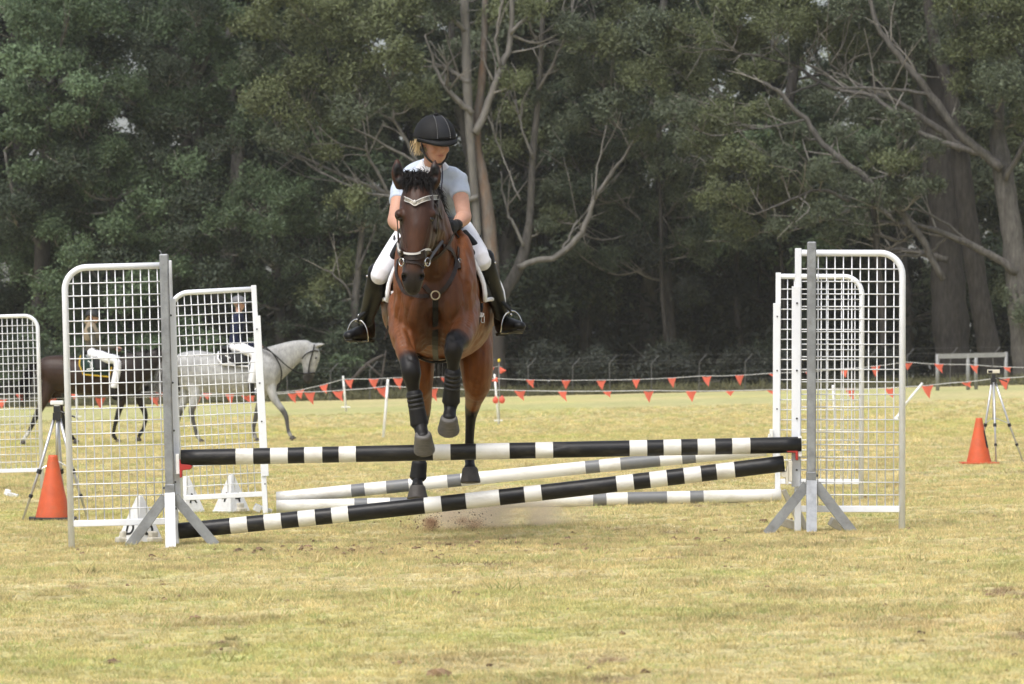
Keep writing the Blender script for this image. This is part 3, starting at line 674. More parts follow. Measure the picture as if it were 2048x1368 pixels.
# slender dark stems of the shaded interior, one by one
stems = [(1090, 14, 560), (1118, 10, 600), (1155, 16, 520), (1175, 9, 560), (1240, 13, 560), (1290, 9, 600), (1345, 12, 570), (1390, 10, 560), (1440, 9, 600), (1475, 15, 520), (1520, 8, 500), (1560, 9, 600), (1600, 10, 560), (1660, 10, 560), (1800, 14, 520), (1835, 9, 560), (830, 11, 560), (780, 9, 600), (660, 9, 640), (120, 14, 560), (320, 10, 600), (475, 9, 620)]
proto = None
for i, (x, wd, top) in enumerate(stems):
    rr = np.random.default_rng(300 + i); Ys = YT + 9 + rr.uniform(-4, 14)
    g = G(x, Ys); s = PXM(Ys)
    pts = []; xx = x
    for k in range(7):
        t = k / 6; pts.append((xx, 800 + (top - 260 - 800) * t, wd * (1 - 0.5 * t))); xx += rr.normal() * 6 + rr.uniform(-2, 2)
    root = empty('slender_tree', g, 'slender dark stem standing in the shaded forest interior', 'tree', 'slender stems in the forest shade')
    pp, rad = px_path(pts, Ys, 0, rr, 0.2)
    mk('trunk', tube([tuple(c) for c in catmull(pp, 3)], [float(q) for q in catmull([np.array([r]) for r in rad], 3)], 7), BARK['brown'], root, smooth=True)
    Vs = []
    for _ in range(9):
        px, py = x + rr.normal() * 36, rr.uniform(top - 260, 740)
        r = rr.uniform(24, 46)
        c = np.array(P(px, py, Ys + rr.uniform(-1, 1))); rv = np.array([r / s, r / s, r * 1.25 / s])
        n = int(2.0 * math.pi * rv[0] * rv[2] / (0.5 * 0.34 * 0.05))
        Vs.append((leaf_quads(pad_points(c, rv, n, rr), rr, 0.34, 0.05, 0.9), int(rr.random() < 0.25)))
    leaf_object('crown', Vs, [LEAF['casuarina'], LEAF['dark']], root, g)

# background forest: a few tree meshes shared by the rows behind
def proto_tree(seed, H, leafs, bk):
    rng = np.random.default_rng(seed)
    pts = [np.array([0, 0, -0.5])]
    for k in range(1, 7): pts.append(pts[-1] + np.array([rng.normal() * 0.5, rng.normal() * 0.5, H * 0.85 / 6]))
    C = catmull(pts, 3); Rr = list(np.linspace(0.42, 0.09, len(C)))
    tr = [tube([tuple(c) for c in C], Rr, 8)]
    Vs = []; lim = []
    for i in range(30):
        t = rng.uniform(0.16, 1.0); a = C[int(t * (len(C) - 1))]
        th = rng.uniform(0, 6.28); L = rng.uniform(1.5, 4.8) * (1.15 - 0.5 * t)
        e = a + np.array([math.cos(th) * L, math.sin(th) * L, L * rng.uniform(0.2, 0.7)])
        lim.append(tube([tuple(a), tuple((a + e) / 2 + np.array([0, 0, -0.1 * L])), tuple(e)], [0.10 * (1.2 - t), 0.06, 0.02], 5))
        r = np.array([rng.uniform(1.2, 2.1), rng.uniform(1.2, 2.1), rng.uniform(0.8, 1.3)])
        Vs.append((leaf_quads(pad_points(e, r, int(700 * r[0] * r[2]), rng), rng, 0.29, 0.12, 0.5), int(rng.random() < 0.4)))
    return raw_mesh('trunk', *joinVF(*tr)), raw_mesh('limbs', *joinVF(*lim)), Vs, leafs, bk
protos = []
for k, (H, lf, bk) in enumerate([(22, ('grey', 'dark'), 'grey'), (25, ('dark', 'green'), 'brown'), (20, ('olive', 'grey'), 'grey'), (24, ('dark', 'casuarina'), 'brown'), (23, ('green', 'dark'), 'grey')]):
    t, l, Vs, lf, bk = proto_tree(500 + k, H, lf, bk)
    t.materials.append(BARK[bk]); l.materials.append(BARK[bk])
    for me in (t, l): me.polygons.foreach_set('use_smooth', [True] * len(me.polygons))
    V = np.concatenate([v for v, _ in Vs]); n = len(V) // 4
    c = fast_mesh('crown', V, np.arange(n * 4).reshape(n, 4), np.concatenate([np.full(len(v) // 4, s) for v, s in Vs]))
    for q in lf: c.materials.append(LEAF[q])
    protos.append((t, l, c))
rb = np.random.default_rng(77)
for row, (Yr, step) in enumerate(((195, 6.2), (206, 6.8), (220, 7.2), (236, 8.0))):
    half = (Yr + CAMD) * 0.1154 + 6
    x = -half + rb.uniform(0, 3)
    while x < half:
        k = int(rb.choice([1, 4, 3, 4])) if x < -6 else int(rb.choice([0, 2, 3, 0, 1]))
        t, l, c = protos[k]
        y = Yr + rb.uniform(-3.5, 3.5); xx = x + rb.uniform(-1.4, 1.4)
        root = empty('background_tree', (xx, y, gz(xx, y)), 'tree deep in the forest behind the front row', 'tree', 'trees of the forest behind')
        root.rotation_euler = (0, 0, rb.uniform(0, 6.28)); s = rb.uniform(1.05, 1.4); root.scale = (s, s, s)
        for nm, me in (('trunk', t), ('limbs', l), ('crown', c)):
            o = bpy.data.objects.new(nm, me); COL.objects.link(o); o.parent = root
            if nm == 'limbs': o['kind'] = 'stuff'
        x += step * rb.uniform(0.8, 1.2)
# undergrowth closing the view below the crowns
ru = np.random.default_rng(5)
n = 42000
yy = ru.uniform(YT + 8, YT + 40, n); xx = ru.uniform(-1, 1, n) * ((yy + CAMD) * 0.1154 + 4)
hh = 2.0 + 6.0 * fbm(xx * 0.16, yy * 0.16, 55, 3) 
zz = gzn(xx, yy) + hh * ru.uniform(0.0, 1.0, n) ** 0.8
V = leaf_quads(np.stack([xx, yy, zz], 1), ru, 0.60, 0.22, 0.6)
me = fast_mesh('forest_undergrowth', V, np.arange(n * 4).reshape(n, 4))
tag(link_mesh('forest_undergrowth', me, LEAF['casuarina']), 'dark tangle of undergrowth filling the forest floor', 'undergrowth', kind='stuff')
# long dry grass at the foot of the trees
n = 26000
yy = ru.uniform(Yf0 := YT - 9, YT + 6, n); xx = ru.uniform(-1, 1, n) * ((yy + CAMD) * 0.1154 + 3)
V = leaf_quads(np.stack([xx, yy, gzn(xx, yy) - 0.05 + 0.25 * ru.uniform(0, 1, n)], 1), ru, 0.42, 0.05, -1.2)
me = fast_mesh('long_grass', V, np.arange(n * 4).reshape(n, 4))
tag(link_mesh('long_grass', me, mat('long_grass_blades', (0.115, 0.115, 0.06), 0.8, island=0.4, trans=0.2)), 'strip of longer grass along the fence and trees', 'grass', kind='stuff')
# fallen dead boughs left of the horse
rt = empty('fallen_bough', G(730, YT - 6), 'pale dead bough lying in the scrub left of the horse', 'bough')
for pth in ([(668, 800, 7), (700, 765, 8), (735, 728, 9), (768, 710, 6)], [(735, 728, 5), (770, 760, 5), (800, 792, 4)], [(760, 790, 5), (766, 740, 5), (772, 700, 3)]):
    pp, rad = px_path(pth, YT - 6, 0.3, ru, 0.1); mk('branch', tube([tuple(c) for c in catmull(pp, 3)], [float(q) for q in catmull([np.array([r]) for r in rad], 3)], 6), BARK['pale'], rt, smooth=True)
rt = empty('fallen_log', G(1420, YT - 6), 'grey fallen log in the dark scrub right of centre', 'log')
for pth in ([(1330, 798, 7), (1390, 786, 8), (1430, 780, 7), (1490, 792, 6)], [(1390, 786, 5), (1400, 770, 5), (1440, 762, 4)]):
    pp, rad = px_path(pth, YT - 6, 0.3, ru, 0.1); mk('branch', tube([tuple(c) for c in catmull(pp, 3)], [float(q) for q in catmull([np.array([r]) for r in rad], 3)], 6), BARK['grey'], rt, smooth=True)
# ------------------------------------------------------------------ jump wings, poles, markers
WING_W, WING_H = 0.625, 1.572
def wing(name, loc, sgn, lean, yaw, label, stand=None, fine=True):
    """white mesh wing: inner post at local x=0, frame runs to x=sgn*WING_W"""
    root = empty('jump_wing', loc, label, 'jump wing', 'white mesh jump wings', rot=(0, lean, yaw))
    r = 0.0185; Rc = 0.125
    def X(v): return sgn * v
    W = M['white']
    o = mk('inner_post', box((X(0.018), 0, 0.765), (0.036, 0.036, 1.63)), W, root, local=True); bevel(o, 0.003)
    o = mk('cup_track', box((X(0.006), -0.024, 0.80), (0.05, 0.010, 1.13)), W, root, local=True); bevel(o, 0.002)
    for z in (1.27, 0.89, 0.62, 0.33, 0.18):
        mk('bolt', cyl((X(0.010), -0.0295, z), (X(0.010), -0.034, z), 0.006, 8), M['bolt'], root, local=True)
    pts = [(X(WING_W - r), 0, -0.07), (X(WING_W - r), 0, WING_H - Rc - r)]
    for i in range(1, 9):
        a = math.pi / 2 * i / 8
        pts.append((X(WING_W - r - Rc + Rc * math.cos(a)), 0, WING_H - r - Rc + Rc * math.sin(a)))
    pts.append((X(0.036), 0, WING_H - r))
    mk('frame_tube', tube(pts, r, 12), W, root, smooth=True, local=True)
    o = mk('bottom_rail', box((X(WING_W / 2), 0, 0.110), (WING_W - 2 * r - 0.03, 0.028, 0.036)), W, root, local=True); bevel(o, 0.003)
    cx, cz = WING_W - r - Rc, WING_H - r - Rc
    n = 6 if fine else 5
    nv = 11
    for i in range(nv):
        x = 0.036 + (WING_W - r - 0.036) * (i + 1) / (nv + 1.0) 
        zt = WING_H - 2 * r if x < cx else cz + math.sqrt(max(0, (Rc - r * 0.5) ** 2 - (x - cx) ** 2))
        mk('upright_wire', cyl((X(x), 0, 0.12), (X(x), 0, zt + 0.004), 0.0038, n), M['wire'], root, smooth=True, local=True)
    z = WING_H - 0.108
    while z > 0.15:
        xe = WING_W - 2 * r + 0.004 if z < cz else cx + math.sqrt(max(0, (Rc - r * 0.5) ** 2 - (z - cz) ** 2))
        mk('cross_wire', cyl((X(0.034), -0.006, z), (X(xe), -0.006, z), 0.0038, n), M['wire'], root, smooth=True, local=True)
        z -= 0.0708
    if stand is not None:
        sx = stand
        # galvanised upright with four splayed feet, standing in front of the frame
        o = mk('stand_upright', box((X(sx), -0.090, 0.93), (0.050, 0.050, 1.37)), M['galv'], root, local=True); bevel(o, 0.008)
        o = mk('stand_sleeve', box((X(sx), -0.090, 0.27), (0.056, 0.056, 0.10)), M['galv_light'], root, local=True); bevel(o, 0.004)
        for (a, b, m_) in (((sx, -0.118, 0.27), (sx - 0.015, -0.34, -0.03), 'galv_light'), ((sx, -0.05, 0.27), (sx + 0.02, 0.20, -0.03), 'galv'),
                           ((sx - 0.025, -0.118, 0.25), (sx - 0.25, -0.128, -0.03), 'galv'), ((sx + 0.025, -0.118, 0.25), (sx + 0.24, -0.128, -0.03), 'galv')):
            A = Vector((X(a[0]), a[1], a[2])); B = Vector((X(b[0]), b[1], b[2]))
            f = joinVF(beam(A, B, 0.055, 0.006), ) if m_ == 'galv' else beam(A, B, 0.058, 0.012)
            o = mk('stand_foot', f, M[m_], root, local=True)
            if m_ == 'galv' and abs(a[1] + 0.118) < 0.01:
                d = (B - A).normalized(); u = Vector((0, -1, 0)); s = d.cross(u).normalized()
                if s.z > 0: s = -s
                mk('foot_flange', beam(A + s * 0.026 + Vector((0, 0.020, 0)), B + s * 0.026 + Vector((0, 0.020, 0)), 0.005, 0.036), M['galv'], root, local=True)
        mk('stand_bolt', cyl((X(sx + 0.03), -0.10, 0.30), (X(sx + 0.03), -0.115, 0.30), 0.008, 8), M['bolt'], root, local=True)
    return root
def cup(root, x, sgn, z, mats=('red_plastic', 'white_plastic'), y=-0.07, stretch=1.0):
    """pole cup on a wing: holder plate and the curved shelf that carries the pole; shelf points inwards"""
    o = mk('cup_holder', box((x, y, z + 0.02), (0.022, 0.05, 0.115)), M[mats[1]], root, local=True); bevel(o, 0.003)
    prof = [(0, 0.045), (0.008, 0.045), (0.012, 0.020), (0.06 * stretch, 0.014), (0.072 * stretch, 0.006), (0.06 * stretch, -0.012), (0.014, -0.016), (0.012, -0.055), (0, -0.058)]
    V, F = [], []
    for yy in (y - 0.032, y + 0.032):
        for (a, b) in prof: V.append((x - sgn * (0.011 + a), yy, z + b))
    n = len(prof)
    F = [tuple(range(n)), tuple(range(2 * n - 1, n - 1, -1))] + [(i, i + n, (i + 1) % n + n, (i + 1) % n) for i in range(n)]
    o = mk('pole_cup', (V, F), M[mats[0]], root, local=True); bevel(o, 0.003)

def px_x(px, y): return (px - 1024) / FPX * (y + CAMD)
# front pair
wr = wing('w', Vector((px_x(1589, 0.04), 0.04, gz(px_x(1589, 0), 0) + .012)), 1, R(0.1), 0, 'white mesh jump wing on the right with steel stand and red pole cup', stand=0.088)
wl = wing('w', Vector((px_x(358, 0.04), 0.04, gz(px_x(358, 0), 0) + 0.022)), -1, R(-1.5), 0, 'white mesh jump wing at left in front of the brown horse, steel stand', stand=0.036)
cup(wl, 0.010, -1, 0.412)
cup(wr, 0.024, 1, 0.443)
cup(wr, -0.03, 1, 0.303, ('cream_plastic', 'cream_plastic'), stretch=0.6)
mk('hook_wire', tube([(-0.05, -0.06, 1.60), (-0.056, -0.06, 1.63), (-0.066, -0.06, 1.638)], 0.003, 6), M['galv'], wl, local=True)
# second pair, one stride further back
Y2 = 6.25
w2r = wing('w', Vector((px_x(1550, Y2), Y2, gz(px_x(1550, Y2), Y2) + .032)), 1, R(0.2), 0, 'smaller looking white wing directly behind the right hand wing', fine=False)
w2l = wing('w', Vector((px_x(536, Y2), Y2, gz(px_x(536, Y2), Y2) + .026)), -1, R(-3.0), 0, 'white mesh wing in front of the grey horse', fine=False)
cup(w2r, -0.03, 1, 0.40, ('white_plastic', 'white_plastic'), y=-0.04, stretch=0.8)
# third, cut by the left edge of the frame
Y3 = 16.5
wing('w', Vector((px_x(88, Y3) - WING_W, Y3, gz(px_x(88, Y3), Y3) + .05)), 1, R(-1.6), 0, 'distant white mesh wing cut off by the left edge of the picture', fine=False)

def jump_pole(a, b, rad, bands, mats, label, sag=0.0, group='jump poles'):
    """bands: list of (x px start, px end) painted in mats[1]; the rest mats[0]"""
    a, b = Vector(a), Vector(b); L = (b - a).length; ax = (b - a) / L
    cuts = {0.0, 1.0}
    def par(px):
        x0, x1 = a.x, b.x
        # image x -> parameter on the axis
        for _ in range(1):
            lo, hi = 0.0, 1.0
            for _k in range(40):
                mid = (lo + hi) / 2; p = a.lerp(b, mid)
                if p.x / (p.y + CAMD) * FPX + 1024 < px: lo = mid
                else: hi = mid
        return (lo + hi) / 2
    bs = [(par(p), par(q)) for p, q in bands]
    for p, q in bs: cuts |= {p, q}
    for i in range(1, 40): cuts.add(i / 40)
    ts = sorted(cuts)
    n = 24; side = ax.cross(Vector((0, 0, 1))).normalized(); up = side.cross(ax)
    V, F, MI = [], [], []
    o0 = a
    for t in ts:
        c = a.lerp(b, t) - Vector((0, 0, sag * 4 * t * (1 - t)))
        for j in range(n):
            th = 2 * math.pi * j / n
            V.append(c + side * rad * math.cos(th) + up * rad * math.sin(th) - o0)
    for i in range(len(ts) - 1):
        mid = (ts[i] + ts[i + 1]) / 2; mi = 1 if any(p < mid < q for p, q in bs) else 0
        for j in range(n):
            F.append((i * n + j, i * n + (j + 1) % n, (i + 1) * n + (j + 1) % n, (i + 1) * n + j)); MI.append(mi)
    k = len(ts) - 1
    # recessed hollow ends
    for base, sg in ((0, 1), (k * n, -1)):
        idx = len(V); c = (a if base == 0 else b) - o0
        for j in range(n):
            V.append(Vector(V[base + j]) * 1.0 + (c - Vector(V[base + j])) * 0.1)
        for j in range(n):
            V.append(Vector(V[idx + j]) + ax * 0.05 * sg)
        for j in range(n):
            j2 = (j + 1) % n
            f1 = (base + j, base + j2, idx + j2, idx + j); f2 = (idx + j, idx + j2, idx + n + j2, idx + n + j)
            F += [f1, f2]; MI += [0, 0]
        F.append(tuple(range(idx + n, idx + 2 * n))); MI.append(0)
    me = raw_mesh('jump_pole', V, F); me.polygons.foreach_set('material_index', MI)
    o = link_mesh('jump_pole', me, [M[q] for q in mats]); o.location = a
    me.polygons.foreach_set('use_smooth', [len(f) == 4 for f in F])
    tag(o, label, 'jump pole', group); return o
BWr = 0.0455
jump_pole(P(362, 915.5, -0.03), P(1602, 889.5, -0.03), BWr,
          [(472, 507), (541, 576), (609, 645), (678, 712), (866, 901), (952, 1019), (1071, 1106), (1259, 1294), (1327, 1362), (1395, 1430), (1464, 1500)],
          ('pole_black', 'pole_white'), 'black and white banded pole lying level in the red cups')
jump_pole(P(358, 1062, 0.03), P(1568, 927, -0.04), BWr,
          [(461, 495), (529, 563), (597, 631), (664, 697), (849, 883), (932, 999), (1049, 1083), (1233, 1267), (1300, 1334), (1368, 1402), (1433, 1469)],
          ('pole_black', 'pole_white'), 'black and white banded pole slanting from the grass up to the right', sag=0.012)
g = G(552, Y2 - 0.02)
jump_pole(Vector((g.x, Y2 + 0.08, g.z + 0.10)), P(1532, 899, Y2 - 0.03), 0.0455, [(703, 730), (773, 818), (895, 922), (1171, 1199), (1241, 1320), (1364, 1391)],
          ('pole_white', 'pole_grey'), 'white and grey banded pole slanting up behind the horse')
a_ = G(553, Y2 - 0.06, 0.045); b_ = G(1562, Y2 - 0.06, 0.045)
jump_pole(a_, b_, 0.0455, [(709, 735), (780, 824), (900, 927), (1186, 1213), (1255, 1334), (1380, 1407)],
          ('pole_white', 'pole_grey'), 'white and grey banded ground pole lying flat on the grass')

# ---- lettered pyramids
def text_mesh(txt, size, depth=0.0015):
    cu = bpy.data.curves.new('t', 'FONT'); cu.body = txt; cu.size = size; cu.extrude = depth; cu.align_x = 'CENTER'; cu.align_y = 'CENTER'
    cu.offset = size * 0.02
    o = bpy.data.objects.new('t', cu); COL.objects.link(o)
    dg = bpy.context.evaluated_depsgraph_get()
    me = bpy.data.meshes.new_from_object(o.evaluated_get(dg)); bpy.data.objects.remove(o); return me
def pyramid(px, y, size, h, letter, label, lugs, lz=.105):
    g = G(px, y)
    root = empty('marker_pyramid', g, label, 'marker', 'white lettered marker pyramids')
    t = 0.16; hb = size / 2
    cs = [(0, -1), (1, 0), (0, 1), (-1, 0)]
    V = [(c[0] * hb, c[1] * hb, 0.0) for c in cs] + [(c[0] * hb * 1.02, c[1] * hb * 1.02, 0.012) for c in cs] + \
        [(c[0] * hb * 0.97, c[1] * hb * 0.97, 0.014) for c in cs] + [(c[0] * hb * t, c[1] * hb * t, h * 0.97) for c in cs] + [(c[0] * hb * t * 0.5, c[1] * hb * t * 0.5, h) for c in cs]
    F = []
    for k in range(4):
        for i in range(4): F.append((k * 4 + i, k * 4 + (i + 1) % 4, k * 4 + 4 + (i + 1) % 4, k * 4 + 4 + i))
    F.append((16, 17, 18, 19))
    o = mk('shell', (V, F), M['white_plastic'], root, local=True); bevel(o, 0.006, 3)
    for sg in (-1, 1):
        me = text_mesh(letter, 0.098)
        o = link_mesh('letter', me, M['print_black'], root)
        # face normal of the two camera-side faces
        n = Vector((sg * 1.0, -1.0, 0)).normalized(); tilt = math.atan2(hb * (1 - t) / math.sqrt(2), h)
        up = Vector((0, 0, 1)) * math.cos(tilt) - n * math.sin(tilt); nn = n * math.cos(tilt) + Vector((0, 0, 1)) * math.sin(tilt)
        xr = up.cross(nn)
        zc_ = lz; f = 1 - (1 - t) * zc_ / h
        c = Vector((sg * hb / 2 * f, -hb / 2 * f, zc_)) + nn * 0.003
        o.matrix_local = Matrix((( xr.x, up.x, nn.x, c.x), (xr.y, up.y, nn.y, c.y), (xr.z, up.z, nn.z, c.z), (0, 0, 0, 1)))
    for (lx, ly, ls) in lugs:
        parts = [box((lx, ly, 0.018), (ls, ls * 0.8, 0.036), Euler((0, 0, 0.6))), box((lx * 0.86, ly * 0.9 + 0.01, 0.05), (ls * 0.7, ls * 0.6, 0.04), Euler((0, 0, 0.75)))]
        o = mk('base_lug', joinVF(*parts), M['cream_plastic'], root, local=True); bevel(o, 0.01, 2)
    return root
pyramid(280, 0.42, 0.275, 0.272, 'D', 'white marker pyramid lettered D under the left wing', [(-0.105, -0.05, 0.06), (0.09, -0.075, 0.075)], .078)
pyramid(373, 6.62, 0.275, 0.265, 'A', 'white marker pyramid lettered A beside the steel stand', [])
pyramid(463, 6.62, 0.272, 0.272, '4', 'white marker pyramid numbered 4 below the grey horse', [(0.075, -0.075, 0.07)])

# ---- loose white plastic pieces round the stands
def lump(name, pts, mat_, label, cat='plastic piece', bev=0.006, group=None):
    """chunky bracket from several boxes: (centre, size, rotation)"""
    c0 = Vector(pts[0][0]); c0 = Vector((c0.x, c0.y, gz(c0.x, c0.y)))
    o = mk(name, joinVF(*[box(Vector(c) - c0, s, Euler(r)) for c, s, r in pts]), M[mat_]); o.location = c0
    tag(o, label, cat, group); bevel(o, bev); return o
q = G(1590, 0.25); 
lump('flat_foot', [(q + Vector((-0.035, -0.1, 0.15)), (0.030, 0.035, 0.17), (0, -0.45, 0)), (q + Vector((0.03, -0.02, 0.07)), (0.03, 0.05, 0.17), (0, -0.42, 0.1)), (q + Vector((-0.03, 0.0, 0.03)), (0.11, 0.05, 0.05), (0.1, 0.3, 0.2))],
     'cream_plastic', 'pale plastic bracket leaning inside the right stand foot', 'bracket')
q = G(1672, 0.12)
lump('cup_block', [(q + Vector((0.0, 0, 0.028)), (0.075, 0.06, 0.05), (0.2, 0.45, 0.3)), (q + Vector((0.03, -0.02, 0.02)), (0.09, 0.02, 0.02), (0, 0.5, 0))], 'cream_plastic', 'cream plastic block under the right foot of the right stand', 'block')
q = G(515, 6.3)
lump('spare_cup', [(q + Vector((0.0, 0, 0.035)), (0.05, 0.05, 0.05), (0.2, 0.45, 0.3)), (q + Vector((0.06, -0.0, 0.025)), (0.09, 0.03, 0.03), (0, 0.35, 0))], 'white_plastic', 'white plastic cup on the grass by the numbered pyramid', 'pole cup')
q = G(22, 12.8)
lump('spare_cup', [(q + Vector((0.0, 0, 0.03)), (0.09, 0.06, 0.035), (0.1, 0.25, 0.3)), (q + Vector((-0.03, 0, 0.05)), (0.05, 0.05, 0.05), (0, 0.3, 0)), (q + Vector((0.045, 0, 0.015)), (0.03, 0.05, 0.04), (0, 0.1, 0))], 'white_plastic', 'white plastic scrap on the grass at the far left', 'plastic piece')

# ---- traffic cones
def traffic_cone(px, y, label, base_mat, mark=None):
    g = G(px, y); h = 0.45
    root = empty('traffic_cone', g, label, 'cone', 'orange traffic cones')
    prof = [(0.122, 0.018), (0.120, 0.03), (0.106, 0.09), (0.0945, 0.145), (0.093, 0.15), (0.062, 0.29), (0.0605, 0.295), (0.040, 0.40), (0.034, 0.432), (0.031, h), (0.024, h), (0.022, h - 0.02)]
    n = 32; V, F = [], []
    for (r, z) in prof:
        for j in range(n): V.append((r * math.cos(6.28319 * j / n), r * math.sin(6.28319 * j / n), z))
    for i in range(len(prof) - 1):
        for j in range(n): F.append((i * n + j, i * n + (j + 1) % n, (i + 1) * n + (j + 1) % n, (i + 1) * n + j))
    mk('body', (V, F), M['orange'], root, smooth=True, local=True)
    o = mk('base_plate', box((0, 0, 0.011), (0.33, 0.33, 0.022), Euler((0, 0, 0.12))), M[base_mat], root, local=True); bevel(o, 0.006)
    if mark:
        V, F = [], []
        rr = random.Random(3)
        segs = 16
        for i in range(segs + 1):
            z = 0.16 + 0.17 * i / segs; r = 0.0905 - (z - 0.155) * 0.219 + 0.0035
            a0, a1 = -0.75 - 0.03 * (i % 3), -0.30 + (0.10 if i % 4 in (1, 2) else 0)
            for a in (a0, (a0 + a1) / 2, a1): V.append((r * math.cos(a), r * math.sin(a), z))
        for i in range(segs):
            for j in range(2): F.append((i * 3 + j, i * 3 + j + 1, i * 3 + j + 4, i * 3 + j + 3))
        mk('black_print', (V, F), M['print_black'], root, local=True)
    return root
traffic_cone(106, 5.6, 'orange traffic cone on black base beside the left wing', 'rubber')
traffic_cone(1958, 18.2, 'orange traffic cone with black print beside the tripod', 'orange', True)

# ---- timing tripods
def tripod(px, y, h, feet, label, head):
    g = G(px, y)
    root = empty('timing_tripod', g, label, 'tripod', 'timing tripods')
    top = Vector((0, 0, h - 0.11))
    for (fx, fy) in feet:
        f = Vector((fx, fy, -0.01)); mid = top.lerp(f, 0.52); low = top.lerp(f, 0.76)
        off = Vector((fx, fy, 0)).normalized() * 0.02
        leg = mk('leg', tube([top + off, mid, f], [0.011, 0.010, 0.008], 8), M['silver'], root, smooth=True, local=True)
        mk('clamp', joinVF(cyl(mid + (top - f).normalized() * 0.016, mid - (top - f).normalized() * 0.016, 0.017, 8), cyl(low + (top - f).normalized() * 0.012, low - (top - f).normalized() * 0.012, 0.0145, 8)), M['black_plastic'], leg, local=True)
        mk('brace', cyl(top.lerp(f, 0.50), Vector((0, 0, h * 0.50)), 0.005, 6), M['silver'], leg, local=True)
    mk('centre_column', cyl((0, 0, h * 0.47), (0, 0, h - 0.06), 0.010, 8), M['silver'], root, smooth=True, local=True)
    o = mk('pan_head', joinVF(box((0, 0, h - 0.095), (0.055, 0.05, 0.05)), box((0, 0, h - 0.055), (0.035, 0.04, 0.05)), cyl((0.02, -0.01, h - 0.06), (0.13, -0.04, h - 0.10), 0.007, 6)), M['black_plastic'], root, local=True)
    if head == 'white':
        o = mk('sensor_head', joinVF(box((0, 0, h), (0.09, 0.05, 0.030)), box((0, 0, h - 0.025), (0.04, 0.04, 0.04))), M['white_plastic'], root, local=True); bevel(o, 0.005)
        mk('head_mount', box((0, 0, h - 0.045), (0.045, 0.045, 0.045)), M['black_plastic'], root, local=True)
    else:
        o = mk('sensor_head', box((0, 0, h), (0.118, 0.05, 0.036)), M['cream_plastic'], root, local=True); bevel(o, 0.004)
        mk('lens', box((-0.034, -0.026, h - 0.002), (0.042, 0.006, 0.024)), M['black_plastic'], root, local=True)
        mk('antenna', cyl((-0.012, 0.01, h + 0.015), (-0.012, 0.01, h + 0.10), 0.004, 6), M['black_plastic'], root, local=True)
    return root
tripod(114, 5.9, 0.81, [(-0.235, -0.05), (0.22, -0.03), (0.03, 0.26)], 'silver tripod with white sensor head behind the left cone', 'white')
tripod(1987, 18.5, 0.90, [(-0.14, 0.12), (0.0, -0.24), (0.30, 0.0)], 'silver tripod with cream timing box behind the right cone', 'cream')
# ------------------------------------------------------------------ flag lines, posts, fences out on the field
def bunting(y, line, flags, size, label, sway=1):
    """line: image polyline of the cord; flags: image x of every pennant"""
    xs = [p[0] for p in line]; ys = [p[1] for p in line]
    def yy(px): return float(np.interp(px, xs, ys))
    pts = []
    for i in range(len(line) - 1):
        n = max(2, int((xs[i + 1] - xs[i]) / 40))
        for k in range(n):
            t = k / n; x = xs[i] + (xs[i + 1] - xs[i]) * t
            pts.append(P(x, yy(x) + 2.0 * 4 * t * (1 - t) * min(1, (xs[i + 1] - xs[i]) / 150), y))
    pts.append(P(xs[-1], ys[-1], y))
    root = empty('bunting_line', G(xs[len(xs) // 2], y), label, 'bunting', 'lines of red pennants')
    mk('cord', tube(pts, 0.0065, 5), M['rope'], root)
    rr = random.Random(int(y * 10))
    for px in flags:
        s = 1.12 * size / PXM(y) * rr.uniform(0.88, 1.1)
        a = P(px, yy(px) + 1.0, y); b = P(px + s * PXM(y), yy(px + s * PXM(y)) + 1.0, y)
        w_ = (b - a); k = rr.uniform(0.2, 0.95); dn = rr.uniform(0.95, 1.2) * s
        if rr.random() < 0.35: dn *= rr.uniform(.45, .8)
        by = rr.uniform(-0.04, 0.04)
        V = [a, b, a + w_ * (0.30 + 0.75 * k) + Vector((0, by, -dn)), a + w_ * 0.5 + Vector((0, by * 1.5 - 0.02, -0.02)),
             a + w_ * (0.17 + 0.2 * k) + Vector((0, by - 0.015, -dn * 0.5)), a + w_ * (0.67 + 0.2 * k) + Vector((0, by * 0.2 + 0.015, -dn * 0.5))]
        mk('pennant', (V, [(0, 3, 4), (3, 5, 4), (3, 1, 5), (4, 5, 2)]), M['flag'], root, smooth=True)
    return root
bunting(56.0, [(-30, 797), (60, 796), (200, 794), (330, 792), (520, 789), (600, 784), (690, 780), (776, 772), (880, 776), (997, 780), (1300, 781), (1545, 779), (1680, 777), (1790, 775), (1900, 766), (1990, 757), (2080, 750)],
        [-8, 92, 190, 298, 380, 482, 575, 608, 664, 752, 853, 1028, 1115, 1204, 1287, 1371, 1450, 1533, 1612, 1690, 1768, 1843, 1922, 1998], 19.5, 'near line of red pennants on a pale cord across the field')
bunting(80.0, [(-30, 787), (140, 784), (320, 783), (470, 786), (540, 786), (600, 780), (688, 758), (800, 755), (900, 753), (992, 757), (1200, 760), (1400, 752), (1545, 746), (1680, 738), (1812, 724), (1940, 729), (2080, 735)],
        [30, 140, 240, 310, 404, 450, 494, 590, 638, 689, 737, 786, 880, 1052, 1123, 1193, 1264, 1335, 1404, 1470, 1537, 1610, 1680, 1742, 1806, 1868, 1940, 2005], 17, 'far line of red pennants on a pale cord')
